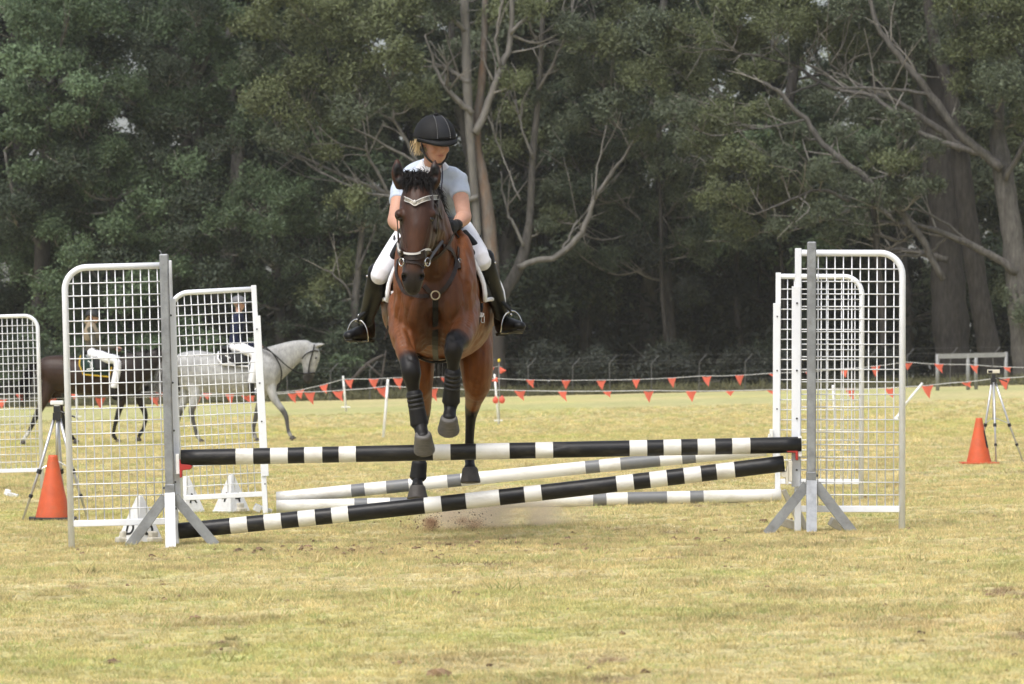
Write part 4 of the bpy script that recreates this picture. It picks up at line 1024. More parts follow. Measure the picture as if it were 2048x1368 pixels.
def flag_post(base, top, label):
    root = empty('flag_post', base, label, 'post', 'white tread-in posts')
    ax = (top - base); n = ax.normalized()
    mk('shaft', tube([base - n * 0.05, base + ax * 0.5, top], [0.026, 0.026, 0.024], 8), M['white_plastic'], root, smooth=True)
    mk('tread', box(base + n * 0.06, (0.20, 0.05, 0.03)), M['white_plastic'], root)
    mk('cord_hook', joinVF(box(base + ax * 0.93 + Vector((0.0, -0.03, 0)), (0.03, 0.03, 0.05)), box(base + ax * 0.7 + Vector((0.0, -0.03, 0)), (0.03, 0.03, 0.05))), M['white_plastic'], root)
flag_post(P(766, 884, 55.5), P(776, 758, 55.5), 'tilted white post carrying the flag cord left of the horse legs')
flag_post(P(692, 819, 79.8), P(686, 752, 79.8), 'farther white post beside the grey horse head')
flag_post(P(997, 846, 79.8), P(989, 748, 79.8), 'white post just right of the jumping horse')
flag_post(P(155, 838, 79.8), P(152, 775, 79.8), 'white post seen through the mesh at far left')
flag_post(P(1672, 862, 56.5), P(1666, 770, 56.5), 'white post seen through the right hand wings')
# leaning broken post
rt = empty('bent_post', G(1793, 39.5), 'white plastic post leaning over on the field at right', 'post')
mk('shaft', tube([P(1800, 822, 39.5), P(1845, 766, 39.5)], [0.022, 0.017], 8), M['white_plastic'], rt, smooth=True)
mk('foot_hook', joinVF(tube([P(1803, 820, 39.5), P(1797, 832, 39.5), P(1790, 838, 39.5)], [0.022, 0.026, 0.02], 8), box(P(1792, 838, 39.5), (0.06, 0.05, 0.03))), M['white_plastic'], rt)
# knob-topped stake with pennants and red weight bags
Yk = 78.0
rt = empty('marker_stake', G(1000, Yk), 'thin stake with yellow knob and red weights beside the horse', 'stake')
k0 = G(999, Yk); 
mk('stake', cyl(k0, P(998, 726, Yk), 0.011, 6), M['galv'], rt)
mk('knob', ellipsoid(P(998, 721, Yk), (0.035, 0.035, 0.042), nu=10, nv=6), mat('yellow_knob', (0.8, 0.6, 0.03), 0.5), rt, smooth=True)
mk('cross_arm', tube([P(980, 736, Yk), P(998, 732, Yk), P(1004, 734, Yk)], 0.008, 5), M['galv'], rt)
for tri in (((978, 738), (990, 734), (984, 742)), ((999, 733), (1013, 741), (1000, 748)), ((982, 762), (994, 754), (996, 764))):
    a, b, c = [P(x, y, Yk) for x, y in tri]
    mk('pennant', ([a, b, c, (a + b + c) / 3 + Vector((0, -0.04, 0))], [(0, 1, 3), (1, 2, 3), (2, 0, 3)]), M['flag'], rt)
for (x, y, rx, rz) in ((991, 801, 0.07, 0.08), (1004, 800, 0.075, 0.085)):
    me, V = remesh([ellipsoid(P(x, y, Yk), (rx, 0.06, rz)), ellipsoid(P(x, y - 7, Yk), (0.03, 0.03, 0.03))], 0.018, 3)
    finish('weight_bag', me, V, M['red_plastic'] if False else M['flag'], rt)

# ---- boundary fence with angled barbed-wire arms
Yf = 171.0
fence = empty('security_fence', G(1300, Yf), 'tall wire boundary fence with angled post tops before the trees', 'fence')
M['fence'] = mat('weathered_fence_steel', (0.095, 0.095, 0.095), 0.7, metal=0.2, noise=0.2)
px_posts = [-20, 65, 150, 235, 320, 405, 490, 575, 660, 740, 815, 895, 975, 1056, 1145, 1220, 1303, 1398, 1490, 1575, 1655, 1735, 1815, 1900, 1985, 2070]
tops, bends = [], []
for i, px in enumerate(px_posts):
    rr = random.Random(i)
    b = G(px, Yf); hb = 1.28 + 0.1 * rr.random(); t1 = b + Vector((rr.uniform(-0.03, 0.03), 0, hb)); t2 = t1 + Vector((0.33, 0.25 * rr.uniform(0.6, 1.2), 0.36))
    mk('post', tube([b - Vector((0, 0, 0.1)), t1, t2], [0.025, 0.024, 0.020], 6), M['fence'], fence)
    tops.append(t2); bends.append(t1)
for f in (0.35, 0.98): 
    mk('barbed_wire', tube([a.lerp(b, f) for a, b in zip(bends, tops)], 0.0045, 4), M['fence'], fence)
for f in (0.1, 0.4, 0.7, 0.99):
    mk('strand', tube([Vector((t.x, t.y, t.z - 1.3 * (1 - f))) for t in bends], 0.004, 4), M['fence'], fence)
# ---- steel hitching rail at right
Yh = 125.0
M['rail'] = mat('galvanised_rail', (0.26, 0.26, 0.26), 0.6, metal=0.3, noise=0.2)
hr = empty('hitching_rail', G(1940, Yh), 'grey steel rail frame standing in the field at far right', 'rail')
for (px, dy, top) in ((1875, 0, 708), (1936, 0, 707), (1952, 1.0, 706), (2012, 0, 704)):
    p0 = G(px, Yh + dy); t = P(px, top, Yh + dy)
    mk('post', cyl(p0 - Vector((0, 0, 0.1)), t, 0.065, 8), M['rail'], hr, smooth=True)
mk('top_rail', box((P(1875, 713, Yh) + P(1936, 711, Yh)) / 2, ((1936 - 1875) / PXM(Yh), 0.12, 0.16), Euler((0, -0.02, 0))), M['rail'], hr)
mk('top_rail', box((P(1937, 711.5, Yh) + P(2012, 709, Yh)) / 2, ((2012 - 1937) / PXM(Yh), 0.12, 0.15), Euler((0, -0.022, 0))), M['rail'], hr)
# ------------------------------------------------------------------ jumping bay horse
def horse_coat(name, rough=0.46, sheen=0.0):
    return mat(name, (1, 1, 1), rough, spec=0.26, attr='col', noise=0.24, nscale=38, sheen=sheen, bump=0.30, bscale=90, stretch=(1, 1, 0.3))
COAT = horse_coat('horse_coat')
M['hair'] = mat('black_horse_hair', (0.010, 0.0085, 0.008), 0.7, island=0.5, spec=0.18)
M['hoof'] = mat('horn_hoof', (0.105, 0.098, 0.090), 0.55, noise=0.30, nscale=22, stretch=(1, 1, 5))
M['hoof_dark'] = mat('dark_hoof', (0.055, 0.048, 0.042), 0.6, noise=0.3, nscale=22)
M['eye'] = mat('dark_eye', (0.012, 0.008, 0.006), 0.08, spec=0.6)

def hx(y): return -0.437 + 0.012 * y
CH = []            # torso stations, reused for tack
for (y, z, a, b) in ((-0.13, 1.385, .10, .14), (-0.06, 1.375, .175, .225), (0.06, 1.37, .218, .295), (0.22, 1.375, .235, .345), (0.42, 1.375, .252, .375), (0.62, 1.368, .285, .372),
                     (0.85, 1.355, .325, .372), (1.08, 1.355, .343, .355), (1.30, 1.375, .312, .322), (1.50, 1.385, .290, .300), (1.70, 1.365, .245, .258), (1.86, 1.33, .165, .185), (1.94, 1.30, .08, .10)):
    CH.append((Vector((hx(y), y, z)), a, b))
hp = [loft(CH, n=32, k=4, p=2.15)]
# pectorals, shoulders
def sx(px, y): return px_x(px, y)
for s in (-1, 1):
    c = hx(0)
    hp.append(loft([((c + s * .075, 0.45, 1.71), .045, .10), ((c + s * .150, 0.22, 1.60), .070, .15), ((c + s * .168, 0.04, 1.42), .066, .15), ((c + s * .168, 0.02, 1.28), .062, .13), ((c + s * .172, 0.12, 1.16), .058, .13)], n=18, side=(1, 0, 0)))
    hp.append(loft([((c + s * .055, -0.04, 1.53), .06, .06), ((c + s * .085, -0.125, 1.37), .082, .075), ((c + s * .10, -0.085, 1.21), .075, .075), ((c + s * .09, 0.06, 1.09), .06, .07)], n=16))
    hp.append(ellipsoid((hx(1.45) + s * .185, 1.50, 1.36), (.135, .27, .29)))         # thigh / croup muscle
# neck
hp.append(loft([((hx(.2), 0.30, 1.45), .165, .33), ((sx(868, .05), 0.06, 1.56), .145, .265), ((sx(861, -.12), -0.15, 1.71), .108, .205), ((sx(852, -.3), -0.34, 1.845), .086, .165), ((sx(842, -.5), -0.49, 1.925), .074, .125)], n=24, side=(1, 0, 0)))
# head, seen face on, carried nearly vertical
def HS(px, py, y, a, b): return (P(px, py, y), a, b)
hp.append(loft([HS(837, 365, -.50, .050, .058), HS(836, 381, -.545, .076, .090), HS(834, 402, -.575, .092, .116), HS(834, 436, -.600, .097, .130), HS(833, 466, -.620, .086, .130), HS(830, 496, -.648, .075, .108), HS(827, 524, -.678, .060, .082), HS(825, 545, -.695, .058, .070), HS(825, 560, -.700, .061, .062), HS(826, 575, -.695, .050, .050), HS(827, 584, -.685, .034, .034)], n=24, side=(0.98, 0.17, 0), p=2.25))
# jaw / cheeks behind the face
for s, px in ((-1, 815), (1, 862)):
    hp.append(loft([(P(px, 415, -.47), .035, .075), (P(px - s * 2, 455, -.50), .040, .105), (P(px - s * 8, 490, -.56), .032, .075)], n=14, side=(1, 0, 0)))
for px, py in ((799, 430), (866, 430)):
    hp.append(ellipsoid(P(px, py, -.66), (.026, .045, .032)))
for px, py in ((810, 552), (841, 552)):
    hp.append(ellipsoid(P(px, py, -.735), (.026, .028, .030)))
hp.append(ellipsoid(P(826, 580, -.71), (.036, .032, .022)))
# ears
for bx, by, tx, ty, lean in ((801, 374, 794, 321, -1), (865, 374, 871, 322, 1)):
    b0, t0 = P(bx, by, -.52), P(tx, ty, -.50)
    for q in range(5):
        f = q / 5
    hp.append(loft([(b0, .028, .028), (b0.lerp(t0, .3) + Vector((lean * .006, -.02, 0)), .036, .028), (b0.lerp(t0, .6) + Vector((lean * .006, -.03, 0)), .034, .024), (b0.lerp(t0, .86) + Vector((0, -.03, 0)), .022, .017), (b0.lerp(t0, 1.06) + Vector((0, -.03, 0)), .008, .008)], n=14, side=(1, 0, 0)))
# legs: (name, joints with half-width, half-depth)
FL = {  # image-left foreleg, in front of the pole
    'L': [((sx(800, .20), 0.20, 1.28), .075, .14), (P(806, 668, 0.00), .072, .105), (P(812, 705, -.16), .058, .075), (P(821, 734, -.27), .056, .060), (P(823, 750, -.28), .056, .056), (P(826, 776, -.265), .037, .042), (P(832, 815, -.25), .034, .040), (P(838, 842, -.255), .044, .050), (P(843, 862, -.285), .038, .040), (P(847, 878, -.32), .046, .046)],
    'R': [((sx(935, .20), 0.20, 1.29), .075, .14), (P(929, 648, -.02), .078, .105), (P(922, 672, -.20), .066, .082), (P(909, 690, -.34), .056, .062), (P(908, 706, -.355), .056, .056), (P(906, 735, -.32), .036, .042), (P(904, 772, -.27), .034, .040), (P(902, 802, -.245), .044, .050), (P(900, 822, -.265), .035, .037), (P(898, 840, -.30), .046, .044)],
}
for k in FL: hp.append(loft(FL[k], n=18, side=(1, 0, 0)))
HL = {
    'R': [((hx(1.5) + .17, 1.52, 1.38), .13, .23), (P(953, 735, 1.42), .098, .185), (P(953, 768, 1.50), .078, .120), (P(948, 796, 1.64), .055, .075), (P(944, 818, 1.74), .044, .062), (P(941, 842, 1.76), .032, .045), (P(939, 880, 1.77), .028, .036), (P(939, 912, 1.78), .033, .040), (P(940, 928, 1.74), .030, .036), (P(940, 940, 1.70), .042, .044)],
    'L': [((hx(1.5) - .16, 1.52, 1.38), .13, .23), (P(838, 738, 1.42), .092, .180), (P(842, 770, 1.50), .070, .115), (P(846, 806, 1.64), .052, .072), (P(846, 830, 1.74), .043, .060), (P(843, 858, 1.76), .031, .043), (P(838, 905, 1.76), .028, .036), (P(836, 945, 1.77), .036, .044), (P(835, 962, 1.74), .031, .038), (P(835, 976, 1.70), .043, .046)],
}
for k in HL: hp.append(loft(HL[k], n=18, side=(1, 0, 0)))
for s in (-1, 1):                                     # point of hock
    j = HL['R' if s > 0 else 'L'][4][0]; hp.append(capsule(j + Vector((0, .02, 0)), j + Vector((0, .085, .045)), .026, .018))
me, V = remesh(hp, 0.0095, 5, 0.5)
# the barrel is egg shaped: narrow over the back, wide low down
def taper(y, z): return 1 - 0.24 * smooth01(1.38, 1.74, z) * smooth01(0.10, 0.32, y)
V[:, 0] = hx(V[:, 1]) + (V[:, 0] - hx(V[:, 1])) * taper(V[:, 1], V[:, 2])
# sculpting: small pushes along given directions
def push(V, c, r, d, amt):
    q = np.linalg.norm(V - np.array(c), axis=1); V += np.array(d)[None, :] * (amt * np.exp(-(q / r) ** 2))[:, None]
for px in (806.5, 844.5): push(V, P(px, 554, -.76), .014, (0, 1, 0), .032)       # nostrils
for px, s in ((798, -1), (868, 1)):
    push(V, P(px, 438, -.68), .016, (-s * .5, 1, 0), .010)
for (tx, ty, s) in ((796.5, 352, -1), (869, 352, 1)): push(V, P(tx, ty, -.57), .019, (0, 1, 0), .026); push(V, P(tx, ty - 10, -.57), .015, (0, 1, 0), .020)     # ear cups
push(V, P(868, 640, -.12), .035, (0, 1, 0), .030); push(V, P(868, 600, -.12), .035, (0, 1, 0), .024); push(V, P(868, 685, -.1), .04, (0, 1, 0), .03)   # breast groove
for px in (800, 938): push(V, P(px, 590, 0.0), .05, (0, 1, 0), .012)
me.vertices.foreach_set('co', V.ravel()); me.update(); Nn = np.empty(len(V) * 3); me.vertices.foreach_get('normal', Nn); Nn = Nn.reshape(-1, 3)
rel = np.array([mnoise.noise(Vector((v[0] * 11, v[1] * 7, v[2] * 6.5))) + 0.5 * mnoise.noise(Vector((v[0] * 24, v[1] * 15, v[2] * 15))) for v in V])
rel = np.where(rel < 0, rel * 1.4, rel * 0.8) * smooth01(0.85, 1.15, V[:, 2]) * np.where(V[:, 1] < -.42, .35, 1.0)
V = V + Nn * (rel * 0.0125)[:, None]
# creases between the muscles of breast, shoulder, forearm, neck and face
tb = BVHTree.FromPolygons([tuple(v) for v in V], [tuple(p.vertices) for p in me.polygons])
c0_ = Vector((0, -CAMD, ZC))
for line, r_, amp in (([(806, 560), (797, 610), (793, 650), (806, 690)], .016, .010), ([(822, 600), (812, 640), (820, 672), (830, 700)], .014, .012), ([(846, 610), (842, 650), (850, 700)], .014, .007),
                      ([(936, 570), (941, 620), (936, 650)], .016, .010), ([(926, 610), (908, 640), (894, 665), (888, 700)], .014, .012), ([(892, 610), (896, 640), (884, 690)], .014, .007),
                      ([(888, 470), (880, 510), (876, 550)], .014, .008), ([(905, 500), (902, 540), (890, 575)], .018, .006), ([(860, 452), (855, 475), (848, 498)], .009, .006), ([(803, 452), (807, 475), (812, 498)], .009, .006),
                      ([(965, 700), (960, 740), (948, 790)], .016, .010), ([(812, 700), (818, 716), (830, 722)], .010, .006), ([(900, 676), (910, 680), (922, 676)], .010, .006)):
    pts_ = catmull([np.array([a, b, 0.0]) for a, b in line], 6); acc = np.zeros(len(V))
    for q_ in pts_:
        h_ = tb.ray_cast(c0_, (P(q_[0], q_[1], 0) - c0_).normalized())
        if h_[0] is not None: acc = np.maximum(acc, np.exp(-(np.linalg.norm(V - np.array(h_[0]), axis=1) / r_) ** 2))
    V = V - Nn * (acc * amp)[:, None]
# coat colours: bay with black points
bay = np.array([0.162, 0.052, 0.0135]); dark = np.array([0.050, 0.020, 0.010]); black = np.array([0.0095, 0.0085, 0.0085]); tan = np.array([0.20, 0.072, 0.026])
rngc = np.random.default_rng(3)
n1 = np.array([mnoise.noise(Vector(v) * 9) for v in V]); n2 = np.array([mnoise.noise(Vector(v) * 30) for v in V])
C = np.tile(bay, (len(V), 1)) * (1 + 0.18 * n1 + 0.06 * n2)[:, None]
def blend(C, col, wgt): return C * (1 - wgt[:, None]) + col * wgt[:, None]
# darker top line and face, breast centre of darker hair with the head's shade painted in
hd = smooth01(0.02, -0.40, V[:, 1])
C = blend(C, np.array([0.040, 0.018, 0.0115]), np.clip(hd * 0.95, 0, 1))
breast_shade = np.exp(-((V[:, 0] - hx(0)) / .10) ** 2) * smooth01(0.15, -.02, V[:, 1]) * smooth01(1.62, 1.45, V[:, 2])
C = blend(C, dark, np.clip(breast_shade * 0.75, 0, 1))
mid = P(831, 480, -.7); q, _ = seg_dist(V, P(831, 470, -.73), P(828, 515, -.76)); C = blend(C, np.array([0.085, 0.034, 0.016]), 0.6 * np.exp(-(q / .05) ** 2))
q, _ = seg_dist(V, P(825, 556, -.70), P(827, 590, -.70)); C = blend(C, np.array([0.020, 0.016, 0.015]), smooth01(.105, .062, q))       # muzzle
q = np.linalg.norm(V - np.array(P(826, 532, -.75)), axis=1); C = blend(C, np.array([0.12, 0.05, 0.022]), 0.5 * np.exp(-(q / .035) ** 2))
for px in (806.5, 844.5): q = np.linalg.norm(V - np.array(P(px, 554, -.74)), axis=1); C = blend(C, black * .5, smooth01(.028, .012, q))
for px in (797, 869): q = np.linalg.norm(V - np.array(P(px, 438, -.66)), axis=1); C = blend(C, black, 0.8 * smooth01(.05, .02, q))
for (bx, by, tx, ty) in ((798, 364, 795, 334), (867, 364, 870, 335)):
    q, t = seg_dist(V, P(bx, by, -.58), P(tx, ty, -.57)); C = blend(C, black, smooth01(.036, .026, q))
for leg, k0, soft in ((FL['L'], 3, .07), (FL['R'], 3, .07), (HL['R'], 4, .10), (HL['L'], 4, .10)):
    best = np.full(len(V), 9.0)
    for i in range(k0, len(leg) - 1):
        q, _ = seg_dist(V, leg[i][0], leg[i + 1][0]); best = np.minimum(best, q)
    C = blend(C, black * (1 + 0.4 * n2)[:, None], smooth01(0.115, 0.062, best + 0.012 * n1))
    q, t = seg_dist(V, leg[1][0], leg[k0][0])
    C = blend(C, tan, 0.55 * smooth01(.13, .05, q) * (1 - smooth01(.75, 1, t)) * (best > .10))
q, _ = seg_dist(V, (hx(1), .2, .99), (hx(1), 1.3, 1.0)); C = blend(C, tan, 0.12 * smooth01(.2, .08, q))
horse = empty('jumping_horse', Vector((hx(.8), 0.8, gz(hx(.8), .8))), 'bay horse with black legs jumping head on over the crossed poles', 'horse')
body = finish('body', me, V, COAT, horse, C)
bvh = BVHTree.FromPolygons([tuple(v) for v in V], [tuple(p.vertices) for p in me.polygons])
CAM = Vector((0, -CAMD, ZC))
def on_horse(px, py, off=0.006):
    d = (P(px, py, 0) - CAM).normalized(); h = bvh.ray_cast(CAM, d)
    if h[0] is None: return None, None
    n = h[1] if h[1].dot(d) < 0 else -h[1]
    return h[0] + n * off, n
def near_horse(p, off=0.006):
    h = bvh.find_nearest(p); n = h[1]
    if (p - h[0]).dot(n) < 0 and False: n = -n
    return h[0] + n * off, n
def strap_pts(P3, w_, t_=0.004, k=3):
    """flat strap through (point, normal) pairs"""
    C = catmull([np.array(p) for p, n in P3], k); Nn = catmull([np.array(n) for p, n in P3], k)
    V, F = [], []
    m = len(C)
    for i in range(m):
        t = C[min(i + 1, m - 1)] - C[max(i - 1, 0)]; t /= np.linalg.norm(t) + 1e-9
        nn = Nn[i] - t * np.dot(Nn[i], t); nn /= np.linalg.norm(nn) + 1e-9; s = np.cross(t, nn)
        for a, b in ((-1, -1), (-1, 1), (1, 1), (1, -1)): V.append(C[i] + s * a * w_ / 2 + nn * b * t_ / 2)
    for i in range(m - 1):
        for j in range(4): F.append((i * 4 + j, i * 4 + (j + 1) % 4, (i + 1) * 4 + (j + 1) % 4, (i + 1) * 4 + j))
    F += [(3, 2, 1, 0), tuple((m - 1) * 4 + j for j in range(4))]
    return V, F
def hstrap(pxs, w_, off=0.007, t_=0.005, k=3):
    L = []
    for q in pxs:
        p, n = on_horse(q[0], q[1], off)
        if p is not None: L.append((p, n))
    return strap_pts(L, w_, t_, k)

# hooves
def hoof(top, toe, w0, w1, name='hoof', m_='hoof'):
    """truncated cone with slanted front, from coronet to ground edge"""
    top, toe = Vector(top), Vector(toe); ax = (toe - top); L = ax.length
    me, V = remesh([loft([(top - ax * 0.05, w0 * .90, w0 * .85), (top + ax * 0.08, w0 * 1.03, w0 * .98), (top + ax * .5, (w0 + w1) / 2, (w0 + w1) / 2), (top + ax * .93, w1, w1 * 1.02), (toe, w1 * .96, w1)], n=22, side=(1, 0, 0), caps=False)], 0.006, 2)
    return finish(name, me, V, M[m_], horse)
hoof(P(846, 869, -.335), P(849, 902, -.27), .047, .061)
hoof(P(898, 835, -.315), P(897, 862, -.25), .047, .063)
hoof(P(940, 936, 1.70), P(941, 966, 1.69), .046, .062, m_='hoof_dark')
hoof(P(835, 972, 1.70), P(835, 998, 1.69), .046, .064, m_='hoof_dark')
# eyes
for px in (797.5, 868):
    p, n = on_horse(px + (3 if px < 830 else -5), 439, -.006)
    if p is not None: mk('eye', ellipsoid(p, (.018, .018, .015), nu=12, nv=8), M['eye'], horse, smooth=True)
# forelock and mane: curved locks
def locks(root_pts, dirs, L0, L1, n, rng, width=0.006, spread=0.25, lift=0.0, gravity=0.8):
    V, F = [], []
    for i in range(n):
        j = rng.integers(len(root_pts)); p = np.array(root_pts[j]) + rng.normal(size=3) * 0.010
        d = np.array(dirs[j]) + rng.normal(size=3) * spread; d /= np.linalg.norm(d)
        L = rng.uniform(L0, L1); seg = 7; s = np.cross(d, rng.normal(size=3)); s /= np.linalg.norm(s); base = len(V)
        for k in range(seg + 1):
            t = k / seg; w_ = width * (1 - 0.85 * t)
            V += [p - s * w_ / 2, p + s * w_ / 2]
            p = p + d * L / seg; d = d + np.array([0, 0, -gravity * 0.30 / seg * 2]) + rng.normal(size=3) * 0.06; d /= np.linalg.norm(d)
        for k in range(seg): F.append((base + 2 * k, base + 2 * k + 1, base + 2 * k + 3, base + 2 * k + 2))
    return V, F
rl = np.random.default_rng(8)
pollr = [P(x, y, -.53) for x in range(818, 854, 4) for y in (350, 358, 366)]
fl_ = [ellipsoid(P(x, y, yy), r) for x, y, yy, r in ((834, 358, -.55, (.050, .045, .030)), (823, 351, -.54, (.028, .03, .024)), (845, 351, -.54, (.028, .03, .024)), (834, 372, -.625, (.045, .022, .030)), (824, 366, -.60, (.03, .03, .03)), (847, 367, -.60, (.03, .03, .03)), (833, 384, -.655, (.022, .014, .028)))]
me_f, V_f = remesh(fl_, .006, 2)
V_f = V_f + np.array([[mnoise.noise(Vector((v[0] * 90 + 7 * k, v[1] * 60, v[2] * 30))) * .005 for k in range(3)] for v in V_f]); finish('forelock_base', me_f, V_f, M['hair'], horse)
pollr = [P(x, y, yy) for x in range(816, 856, 4) for y, yy in ((350, -.53), (358, -.57), (366, -.62))]
mk('forelock', locks(pollr, [((p.x - P(835, 350, -.53).x) * 10, -.55, .35) for p in pollr], .05, .11, 1500, rl, .0045, .30, gravity=6.0), M['hair'], horse, smooth=True)
crest = [Vector((sx(842 + 24 * t, 0), -.48 + .75 * t, 1.99 - 0.19 * t + 0.05 * math.sin(3 * t))) for t in np.linspace(0, 1, 14)]
mk('mane', locks(crest, [(.85, -.10, .05)] * 14, .10, .17, 1100, rl, .006, .20, gravity=4.0), M['hair'], horse, smooth=True)
tailr = [Vector((hx(1.9) + .02 * i, 1.93, 1.50)) for i in (-1, 0, 1)]
mk('tail', locks(tailr, [(.08, .55, -.2)] * 3, .55, .8, 500, rl, .008, .08, gravity=5), M['hair'], horse, smooth=True)
# tendon boots on the cannons, with ribbed straps
def leg_boot(a, b, ra, rb, straps=True, white_edge=False):
    a, b = Vector(a), Vector(b)
    st = [(a, ra, ra * 1.12), (a.lerp(b, .35), ra * 1.04, ra * 1.16), (a.lerp(b, .7), (ra + rb) / 2, (ra + rb) / 2 * 1.15), (b, rb, rb * 1.15)]
    o = mk('leg_boot', loft(st, n=20, k=4), M['black_neoprene'], horse, smooth=True)
    if straps:
        for i in range(5):
            t = .10 + .14 * i; c = a.lerp(b, t); ax = (b - a).normalized()
            r = (ra * 1.05) + .0012
            mk('boot_strap', loft([(c - ax * .009, r, r * 1.12), (c + ax * .009, r, r * 1.12)], n=20, k=1, caps=False), M['strap_grey'], o, smooth=True)
M['black_neoprene'] = mat('black_neoprene', (0.011, 0.0105, 0.011), 0.6, spec=0.3, noise=0.25, nscale=40, bump=0.1)
M['strap_grey'] = mat('boot_strap_grey', (0.024, 0.023, 0.022), 0.6, spec=0.3, noise=0.3, nscale=60)
leg_boot(P(828, 785, -.265), P(839, 848, -.25), .043, .052)
leg_boot(P(906, 742, -.318), P(902, 803, -.245), .043, .051)
leg_boot(P(839, 925, 1.762), P(836, 955, 1.768), .046, .052, straps=False)

# ------------------------------------------------------------------ tack
bridle = empty('bridle', P(834, 400, -.6), 'dark leather bridle with silver browband on the jumping horse', 'bridle')
M['pale_trim'] = mat('pale_padded_trim', (0.55, 0.53, 0.50), 0.45)
M['bling'] = mat('crystal_browband', (0.20, 0.18, 0.14), 0.35, metal=0.4, noise=0.6, nscale=160)
mk('browband', hstrap([(800, 396), (812, 399), (822, 404), (830, 409), (840, 404), (855, 398), (870, 395)], .019, .010, k=4), M['bling'], bridle, smooth=False)
mk('browband_piping', hstrap([(801, 392), (812, 395), (822, 400), (830, 404.5), (840, 400), (855, 394), (870, 391)], .004, .014, k=4), M['pale_trim'], bridle)
mk('browband_piping', hstrap([(800, 400), (812, 403), (822, 408), (830, 413), (840, 408), (855, 402), (872, 399)], .003, .013, k=4), M['pale_trim'], bridle)
p, n = on_horse(830, 406, .016); mk('browband_stone', ellipsoid(p, (.009, .006, .012), nu=10, nv=8), M['pale_trim'], bridle, smooth=True)
mk('noseband', hstrap([(801, 497), (804, 505), (812, 511), (823, 514), (836, 512), (848, 506), (858, 503)], .040, .012, .010, k=4), M['brown_leather'], bridle)
mk('noseband_padding', hstrap([(801, 490), (804, 499), (811, 505), (822, 509), (834, 507), (846, 500), (854, 498)], .011, .020, .008, k=4), M['pale_trim'], bridle)
mk('flash_strap', hstrap([(809, 522), (815, 524), (826, 525), (838, 528), (846, 536)], .014, .008), M['brown_leather'], bridle)
mk('cheekpiece', hstrap([(873, 404), (873, 430), (871, 460), (868, 490), (862, 512), (856, 522)], .018, .008), M['brown_leather'], bridle)
mk('cheekpiece', hstrap([(799, 404), (795, 430), (797, 460), (800, 490), (804, 512)], .018, .008), M['brown_leather'], bridle)
mk('headpiece', hstrap([(873, 404), (877, 392), (879, 380)], .018, .008), M['brown_leather'], bridle)
def ring(c, r, w_, nrm=(0, -1, 0), n=18):
    q = Vector(nrm).to_track_quat('Z', 'Y').to_matrix()
    pts = [Vector(c) + q @ Vector((r * math.cos(6.28319 * i / n), r * math.sin(6.28319 * i / n), 0)) for i in range(n + 1)]
    V, F = [], []
    for i in range(n):
        a = 6.28319 * i / n; rad = q @ Vector((math.cos(a), math.sin(a), 0)); z = q @ Vector((0, 0, 1))
        for j in range(6):
            b = 6.28319 * j / 6; V.append(Vector(c) + rad * (r + w_ * math.cos(b)) + z * w_ * math.sin(b))
    for i in range(n):
        for j in range(6): F.append((i * 6 + j, ((i + 1) % n) * 6 + j, ((i + 1) % n) * 6 + (j + 1) % 6, i * 6 + (j + 1) % 6))
    return V, F
bitR = P(855, 524, -.73); bitL = P(803, 524, -.72)
mk('bit_ring', ring(bitR, .022, .004, (.8, -.6, 0)), M['steel'], bridle, smooth=True)
mk('bit_ring', ring(bitL, .022, .004, (-.8, -.6, 0)), M['steel'], bridle, smooth=True)
mk('curb_strap', tube([bitR, P(848, 532, -.72), P(840, 540, -.66)], .006, 6), M['steel'], bridle)
HANDR, HANDL = P(903, 457, .02), P(812, 462, .02)
mk('rein', strap_pts([(bitR + Vector((.01, 0, .01)), Vector((1, -.5, 0))), (P(868, 505, -.5), Vector((1, -.5, .3))), (P(888, 478, -.22), Vector((1, -.5, .3))), (HANDR, Vector((1, -.5, 0)))], .017, .004), M['brown_leather'], bridle)
mk('rein', strap_pts([(P(874, 405, -.55), Vector((1, -.4, 0))), (P(880, 428, -.4), Vector((1, -.4, 0))), (P(889, 446, -.2), Vector((1, -.4, 0))), (P(899, 461, -.02), Vector((1, -.4, 0)))], .014, .004), M['brown_leather'], bridle)
mk('rein', strap_pts([(bitL, Vector((-1, -.5, 0))), (P(800, 490, -.5), Vector((-1, -.5, .3))), (P(806, 470, -.2), Vector((-1, -.5, .3))), (HANDL, Vector((-1, -.5, 0)))], .017, .004), M['brown_leather'], bridle)
mk('rein_loop', tube([HANDR + Vector((.01, .02, -.01)), P(918, 475, .1), P(934, 492, .15), P(946, 500, .17), P(948, 508, .17), P(938, 510, .16), P(924, 500, .14), P(910, 486, .1)], .006, 6, k=3), M['leather'], bridle, smooth=True)
# breastplate
bp = empty('breastplate', P(870, 592, -.15), 'brown leather breastplate with brass ring across the horse chest', 'breastplate')
mk('shoulder_strap', hstrap([(884, 492), (898, 498), (908, 515), (910, 535), (904, 556), (893, 574), (879, 586)], .024, .008, .006), M['brown_leather'], bp)
mk('shoulder_strap', hstrap([(846, 572), (854, 579), (862, 586)], .024, .010, .006), M['brown_leather'], bp)
mk('shoulder_strap', hstrap([(797, 520), (794, 545), (800, 566), (812, 585), (838, 592), (858, 592)], .022, .006, .006), M['brown_leather'], bp)
mk('upper_strap', hstrap([(856, 522), (870, 514), (885, 500), (896, 484), (903, 470)], .018, .012, .006), M['brown_leather'], bp)
mk('buckle_strap', hstrap([(913, 496), (913, 512), (917, 528), (919, 540)], .020, .012, .006), M['brown_leather'], bp)
p, n = on_horse(915, 524, .02); mk('buckle', ring(p, .013, .003, n), M['steel'], bp, smooth=True)
